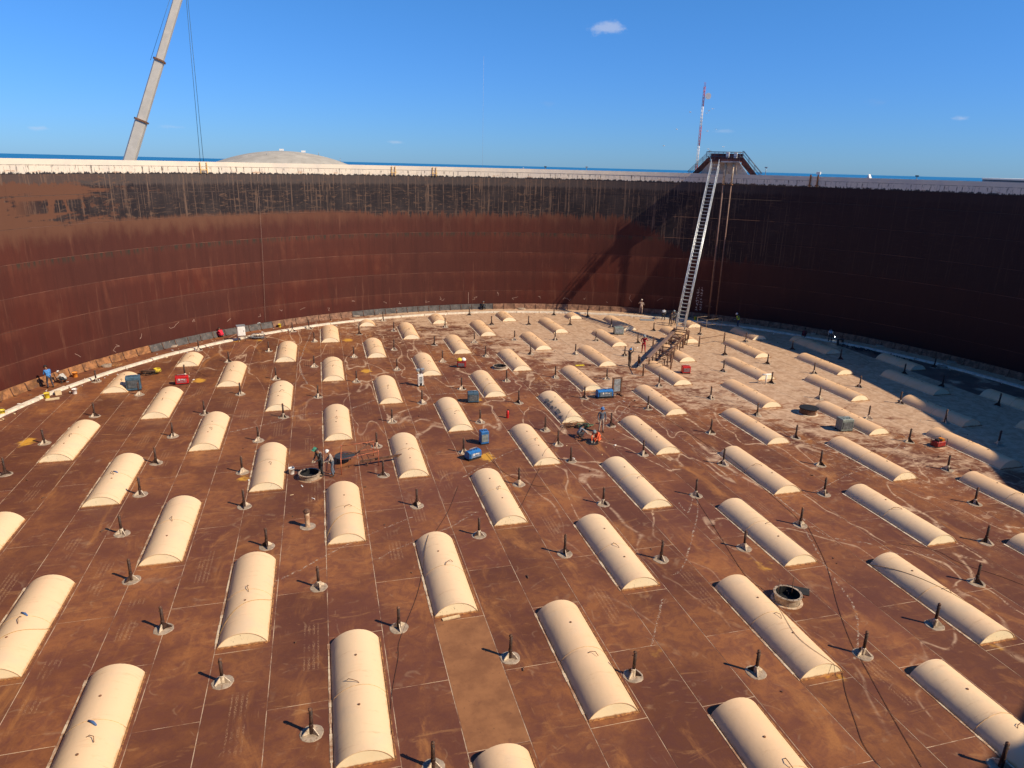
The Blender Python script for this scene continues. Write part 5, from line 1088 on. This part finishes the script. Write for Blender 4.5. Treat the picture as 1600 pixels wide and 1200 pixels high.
for y_ in (-1.55, 1.25):
    for z in (19.5, 20.02): M().tube([(-1.9, y_, z), (1.9, y_, z)], .028, 6).build('handrail', MAT['lead'], T)
    for k in range(5): M().tube([(-1.9+k*.95, y_, 19.0), (-1.9+k*.95, y_, 20.02)], .026, 6).build('rail_post', MAT['lead'], T)
for x_ in (-1.9, 1.9):
    for z in (19.5, 20.02): M().tube([(x_, -1.55, z), (x_, .3, z)], .028, 6).build('handrail', MAT['lead'], T)
for x_ in (.35, 1.45): M().tube([(x_, -1.3, 18.9), (x_+.1, .2, 17.5)], .05, 6).build('bracket', rimpaint, T)
MAT['lead'] = lead0
for k, (xx, zz) in enumerate(((.45, 19.72), (1.35, 19.66))):
    Tb = thing('instrument_box', 'white instrument box on the rim platform, ' + ('left' if k == 0 else 'right') + ' one of two', 'box', PC+tan_*xx-rad*1.1, math.atan2(tan_.y, tan_.x), 'white instrument boxes on the rim platform')
    M().bbox((0, 0, zz-.3), (.36, .26, .58), .02).build('housing', MAT['white'], Tb); M().tube([(0, 0, 19.0), (0, 0, zz-.3)], .03, 6).build('stand', MAT['lead'], Tb)
for k, (xx, lab, zb) in enumerate(((.35, 'tall rusty gauge pipe under the platform, left one of two', 0.1), (1.25, 'tall rusty gauge pipe under the platform, right one of two', .1))):
    p = PC+tan_*xx-rad*1.25; Tg = thing('gauge_pipe', lab, 'pipe', (p.x, p.y, 0), 0, 'gauge pipes hanging down the tank wall')
    M().tube([(0, 0, zb), (0, 0, 16.4)], .115 if k == 0 else .08, 10).build('pipe', simple('rusty_brown_pipe', (.22, .12, .085), .55, var=.2, sc=2), Tg)
    M().tube([(0, 0, 16.4), (0, 0, 18.85)], .14 if k == 0 else .11, 10).build('head_pipe', simple('rusty_white_pipe', (.60, .48, .34), .6, var=.2, sc=3, dirt=((.35, .16, .05), .52)), Tg)
    M().lathe([(.2, 16.35), (.2, 16.45)], n=12).build('flange', MAT['rustedge'], Tg)
# things on the rim
for key, lab, mm in (('white', 'small white tent-shaped cover standing behind the right rim', MAT['white']),):
    p = FAR[key]; T = thing('rim_cover', lab, 'cover', (p[0], p[1], 17.2), .6); M().add([(-.6, -.3, 0), (.6, -.3, 0), (.6, .3, 0), (-.6, .3, 0), (-.35, 0, .75), (.35, 0, .75)], [(0, 1, 5, 4), (2, 3, 4, 5), (1, 2, 5), (3, 0, 4), (3, 2, 1, 0)]).build('hood', mm, T)
p = FAR['post1']; pr = Vector(cyl(RW-.03, R_(36.9)))
for k, (dth, lab) in enumerate(((0, 'orange-rusted bracket post with white box on the right rim'), (1.0, 'orange-rusted bracket post beside the white-topped one on the right rim'))):
    q = Vector(cyl(RW-.12, R_(36.6+dth))); T = thing('rim_bracket', lab, 'bracket', q, R_(36.6+dth)); M().box((0, 0, 17.1), (.1, .16, 1.3)).build('post', MAT['rustedge'], T); M().box((.1, 0, 16.6), (.2, .4, .1)).build('foot', MAT['rustedge'], T)
    if k == 0: M().bbox((0, 0, 17.78), (.3, .42, .28), .02).build('box', MAT['white'], T)
for k, (dg, lab) in enumerate(((129.2, 'pair of yellow-orange brackets on the white rim below the concrete dome'), (95.1, 'yellow-orange bracket box on the white rim near the photo middle'), (101.5, 'small rusty bracket on the white rim left of centre'))):
    T = thing('rim_bracket', lab, 'bracket', cyl(RW-.14, R_(dg)), R_(dg))
    for s_ in ((-.35, .35) if k == 0 else (-.2, .2)): M().box((0, s_, 16.98), (.05, .08, 1.05)).build('post', MAT['ochre'] if 'ochre' in MAT else MAT.setdefault('ochre', simple('ochre_bracket', (.62, .38, .12), .6)), T)
    M().box((-.02, 0, 16.8), (.05, .7, .06)).build('cross_bar', MAT['ochre'], T)
for k, (dg, hh, lab) in enumerate(((44.0, .9, 'thin pole on the white rim right of the platform'), (77.5, .35, 'small dark knob on the far rim right of the photo middle'), (71.0, .45, 'small pale fitting on the rim left of the platform'), (24.0, .4, 'small dark fitting on the right rim'))):
    T = thing('rim_fitting', lab, 'fitting', cyl(RW+.05, R_(dg), 17.5), R_(dg)); M().tube([(0, 0, 0), (0, 0, hh)], .035, 6).build('stem', MAT['lead'], T); M().box((0, 0, hh), (.16, .3, .12)).build('head', MAT['black'] if k in (1, 3) else MAT['lead'], T)
# chain hanging on the wall
a0 = R_(121.8); pts = [Vector(cyl(RW-.05-.9*math.sin(math.pi*t_)*.25, a0+.012*t_, 16.5-16.2*t_)) for t_ in [k/16 for k in range(17)]]
o = M().tube(pts, .014, 4).build('hanging_rope', simple('pale_rope', (.30, .20, .16), .8)); o['label'] = 'thin rope hanging down the red-brown wall above the crouching grey worker'; o['category'] = 'rope'

# ============================================================ BEYOND THE RIM
# crane
B0 = Vector((-21.86, 97.58, 17.5)); B1 = Vector((-14.31, 98.97, 36.6)); bx_ = (B1-B0).normalized(); base = B0-bx_*19.5
T = thing('mobile_crane', 'beige telescopic crane boom rising behind the white rim with hanging ropes', 'crane', (base.x, base.y, 0)); org = Vector((base.x, base.y, 0))
sdv = bx_.cross(Vector((0, 1, 0))).normalized(); fv = sdv.cross(bx_).normalized()
def boomseg(nm, s0, s1, w0, w1, mat):
    vs = []
    for s_, w_ in ((s0, w0), (s1, w1)):
        for a_, b2 in ((-.5, -.42), (-.36, -.6), (.36, -.6), (.5, -.42), (.5, .42), (.36, .6), (-.36, .6), (-.5, .42)): vs.append(base-org+bx_*s_+sdv*a_*w_+fv*b2*w_)
    return M().add(vs, [(k, (k+1) % 8, 8+(k+1) % 8, 8+k) for k in range(8)]+[tuple(range(7, -1, -1)), tuple(range(8, 16))]).build(nm, mat, T)
LT = (B1-base).length; s1 = 19.5+4.75; s2 = 19.5+12.15
boomseg('boom_section', 0, s1, 1.22, 1.22, MAT['beigecrane']); boomseg('boom_section', s1+.2, s2, 1.02, 1.02, MAT['beigecrane']); boomseg('boom_section', s2+.2, LT, .84, .84, MAT['beigecrane'])
boomseg('collar', s1, s1+.2, 1.45, 1.45, MAT['rustplug']); boomseg('collar', s2, s2+.2, 1.25, 1.25, MAT['rustplug']); boomseg('boom_head', LT, LT+.6, 1.15, 1.15, MAT['rustplug'])
tip = B1-org+bx_*.3+sdv*.0
cbx = Vector((-13.9, 99.03, 0))-org
for k, off in enumerate((0, .42)):
    a_ = tip+Vector((.45+off*.4, .1, 0)); M().tube([a_, Vector((cbx.x-.3+off, cbx.y, 14.0))], .028, 5).build('hoist_rope', MAT['ropeblue'] if 'ropeblue' in MAT else MAT.setdefault('ropeblue', simple('dark_steel_rope', (.04, .09, .12), .5)), T)
M().tube([B0-org-sdv*0+bx_*12+Vector((-.9, 0, .2)), tip+Vector((-.75, 0, .2))], .022, 5).build('luffing_rope', MAT['ropeblue'], T)
M().box((cbx.x-.05, cbx.y, 13.6), (.5, .3, .8)).build('hook_block', MAT['yellow'], T)
M().bbox((1.0, 0, -2.6), (11, 2.7, 1.5), .1).build('carrier', MAT['yellow'], T); M().bbox((-3.6, 0, -1.1), (4.5, 2.6, 1.6), .1).build('counterweight', MAT['lead'], T); M().bbox((2.2, -1.0, -1.1), (2.2, 1.1, 1.9), .1).build('cab', MAT['beigecrane'], T)
for sx in (-3.5, -1.8, 1.8, 3.8, 5.4):
    for sy in (-1.25, 1.25): M().tube([(sx, sy-.22, -3.25), (sx, sy+.22, -3.25)], .72, 16).build('wheel', MAT['black'], T)
M().tube([(0, -.6, -1.1), (base-org)+Vector((0, -.6, 0))], .3, 8).tube([(0, .6, -1.1), (base-org)+Vector((0, .6, 0))], .3, 8).build('boom_foot', MAT['beigecrane'], T)
# concrete dome tank
D0 = Vector((-10.45, 259.8, 0)); RS = 60.0; zt = 20.6; rb = 38
T = thing('domed_tank', 'large pale concrete dome roof rising behind the left part of the rim', 'tank', (D0.x, D0.y, 0)); n = 64
pr = [(rb*math.sin(math.pi/2*(1-k/12)), 0) for k in range(13)]; prof = [(r, zt-RS+math.sqrt(RS*RS-r*r)) for r in [rb*(1-k/16) for k in range(17)]]
M().lathe([(rb+.3, prof[0][1]-.6), (rb+.3, prof[0][1]), *prof], n=n, smooth=True).build('dome_roof', MAT['concrete'], T)
M().lathe([(rb, -4), (rb, prof[0][1]-.6)], n=n, smooth=True).build('tank_wall', MAT['concrete'], T)
for dx, dz in ((-.6, 0), (6.5, -.35)): M().box((dx, 0, zt+.35+dz), (1.4, 1.0, .6)).build('vent', MAT['white'], T)
for dx in (11.5, 18.6): r_ = dx; M().tube([(dx, -2, zt-RS+math.sqrt(RS*RS-dx*dx)-.2), (dx, -2, zt-RS+math.sqrt(RS*RS-dx*dx)+1.0)], .09, 5).build('stub_post', MAT['lead'], T)
M().tube([(-4.8, -12, zt-2.2), (-4.8, -12, zt-.2)], .08, 5).build('stub_post', MAT['lead'], T)
# neighbouring tank at the right
a_ = Vector((FAR['tankRe'][0], FAR['tankRe'][1], 0)); vdir = Vector((a_.x, a_.y, 0)).normalized(); pd = Vector((vdir.y, -vdir.x, 0)); rt = 40; cc = a_+pd*rt+vdir*5
T = thing('storage_tank', 'low grey neighbouring tank with white top edge beyond the right rim', 'tank', cc)
M().lathe([(rt, -4), (rt, 17.55)], n=96, smooth=True).build('tank_wall', simple('grey_tank_paint', (.20, .21, .22), .6, var=.1, sc=.4), T)
M().lathe([(rt+.15, 17.4), (rt+.15, 17.72), (rt-.3, 17.72), (rt-.3, 16.5), (0, 16.5)], n=96).build('rim', MAT['white'], T)
q = -vdir*rt+pd*-14; M().box((q.x*1.01, q.y*1.01, 16.9), (2.4, 2.4, 1.3), rz=.6).build('rim_box', MAT['cardboard'], T)
# radio mast
a_, b_ = Vector(FAR['mast0']), Vector(FAR['mast1']); T = thing('radio_mast', 'slim red and white lattice radio mast with a white dish behind the platform', 'mast', (a_.x, a_.y, -4)); MH = b_.z+4
reds, whites = simple('mast_red', (.38, .05, .05), .6), simple('mast_white', (.70, .68, .68), .6); ns = 9
for k in range(ns):
    z0, z1 = MH*k/ns, MH*(k+1)/ns; bm = M(); w_ = .34-.12*k/ns
    cs = [(w_*math.cos(a), w_*math.sin(a)) for a in (0.3, 2.4, 4.5)]
    for c2 in cs: bm.tube([(*c2, z0), (*c2, z1)], .06, 4)
    for q in range(6):
        za, zb = z0+(z1-z0)*q/6, z0+(z1-z0)*(q+1)/6
        for e in range(3): bm.tube([(*cs[e], za), (*cs[(e+1) % 3], zb)], .032, 3)
    bm.build('mast_section', reds if k % 2 == 0 else whites, T)
bm = M(); n = 16; dv = Vector((-a_.x, -a_.y, 0)).normalized(); c0 = Vector((.95, -.4, MH-2.2)); sx_ = dv.cross(Vector((0, 0, 1)))
vs = [c0+dv*(.35*d_)+(sx_*math.cos(2*math.pi*k/n)+Vector((0, 0, 1))*math.sin(2*math.pi*k/n))*r for r, d_ in ((.72, 1), (.72, 0), (.3, -.5)) for k in range(n)]
bm.add(vs, [(i*n+k, i*n+(k+1) % n, (i+1)*n+(k+1) % n, (i+1)*n+k) for i in range(2) for k in range(n)]+[tuple(range(n-1, -1, -1))]); bm.build('dish', whites, T)
for k in range(3): M().tube([(.2*(k-1), 0, MH), (.2*(k-1), 0, MH+1.0)], .03, 4).build('antenna', reds, T)
# far thin mast
a_, b_ = Vector(FAR['thin0']), Vector(FAR['thin1']); T = thing('distant_mast', 'very thin pale mast far away rising above the horizon near the middle', 'mast', (a_.x, a_.y, -4))
M().tube([(0, 0, 0), (0, 0, b_.z+4)], .07, 5).build('mast_pole', simple('hazy_mast_paint', (.40, .42, .46), .8), T)
# ships on the horizon
for k, (key, lab) in enumerate((('ship1', 'tiny distant ship on the sea horizon near the middle'), ('ship2', 'tiny distant ship on the sea horizon right of the dome'))):
    p = FAR[key]; T = thing('ship', lab, 'ship', (p[0], p[1], -25), 1.3)
    M().add([(-45, -7, 4), (45, -7, 4), (60, 0, 5), (45, 7, 4), (-45, 7, 4), (-42, -5, 0), (42, -5, 0), (52, 0, 0), (42, 5, 0), (-42, 5, 0)], [(0, 1, 2, 3, 4), (5, 6, 1, 0), (6, 7, 2, 1), (7, 8, 3, 2), (8, 9, 4, 3), (9, 5, 0, 4)]).build('hull', simple('hull_paint', (.2, .1, .1), .7), T)
    M().bbox((-32, 0, 4), (14, 12, 9), .5).build('superstructure', MAT['white'], T)
# birds
bc = simple('white_feathers', (.75, .74, .72), .8); bme = M().tube([(0, -.24, 0), (0, -.12, .01), (0, .1, .02), (0, .22, 0)], [.02, .07, .06, .03], 6).mesh('body', bc)
wl = M().add([(0, .1, .03), (-.3, .14, .12), (-.62, .0, .05), (-.3, -.06, .10), (0, -.08, .03), (0, .1, .015), (-.3, .14, .105), (-.3, -.06, .085), (0, -.08, .015)], [(0, 1, 3, 4), (1, 2, 3), (8, 7, 6, 5), (7, 2, 6)]).mesh('wing', bc)
BL = ['tiny white bird level with the middle of the mast, left of it', 'upper of two tiny birds close right of the mast middle, nearer the mast', 'tiny bird close right of the mast middle, farther from the mast', 'tiny white bird left of the mast at two-thirds down', 'tiny bird right of the mast two-thirds down, nearer the mast', 'tiny bird right of the mast two-thirds down, farther right', 'lone bird farthest left of the radio mast', 'tiny bird just above the left end of the platform handrail', 'tiny bird above the instrument boxes of the platform', 'highest tiny bird right of the radio mast']
for k, p in enumerate(BIRDS):
    T = thing('bird', BL[k], 'bird', p, rnd.uniform(0, 6), 'small white birds flying round the radio mast')
    link('body', bme, T); o = link('wing', wl, T); o = link('wing', wl, T); o.scale = (-1, 1, 1)

# ============================================================ LABELS OF COVERS AND LEGS
LM += [(-5.5, 20.5, 'the bottom left corner of the photograph'), (22.0, 12.0, 'the bottom right corner of the photograph'), (6.0, 15.5, 'the middle of the bottom photo edge'), (30.5, 19.5, 'the right photo edge, low down'), (46.0, 33.5, 'the right photo edge in the shade border'), (-19.0, 43.0, 'the left photo edge at mid height'), (61.0, 47.0, 'the far right kerb end in shade'), (-13.0, 33.5, 'the left photo edge, low down')]
ORD = ['closest to', 'second closest to', 'third closest to', 'fourth closest to', 'fifth closest to', 'sixth closest to', 'seventh closest to', 'eighth closest to', 'ninth closest to', 'tenth closest to', 'eleventh closest to', 'twelfth closest to']
def name_all(objs, what):
    rank = {}
    for li, (lx, ly, wd) in enumerate(LM):
        for r_, oi in enumerate(sorted(range(len(objs)), key=lambda q: math.hypot(objs[q][1]-lx, objs[q][2]-ly))): rank[(oi, li)] = r_
    for oi, ob in enumerate(objs):
        best = sorted(((rank[(oi, li)], math.hypot(ob[1]-l[0], ob[2]-l[1]), li) for li, l in enumerate(LM)))[0]
        ob[0]['label'] = '%s, %s %s' % (what(ob), ORD[min(best[0], 11)], LM[best[2]][2])
name_all([(T, x, y, ij, L) for (T, x, y, ij, L) in cover_objs], lambda ob: 'cream barrel cover' if ob[4] > 5.9 else 'shortened cream barrel cover')
name_all(leg_objs, lambda ob: 'rusty post')
C.render.film_transparent = False
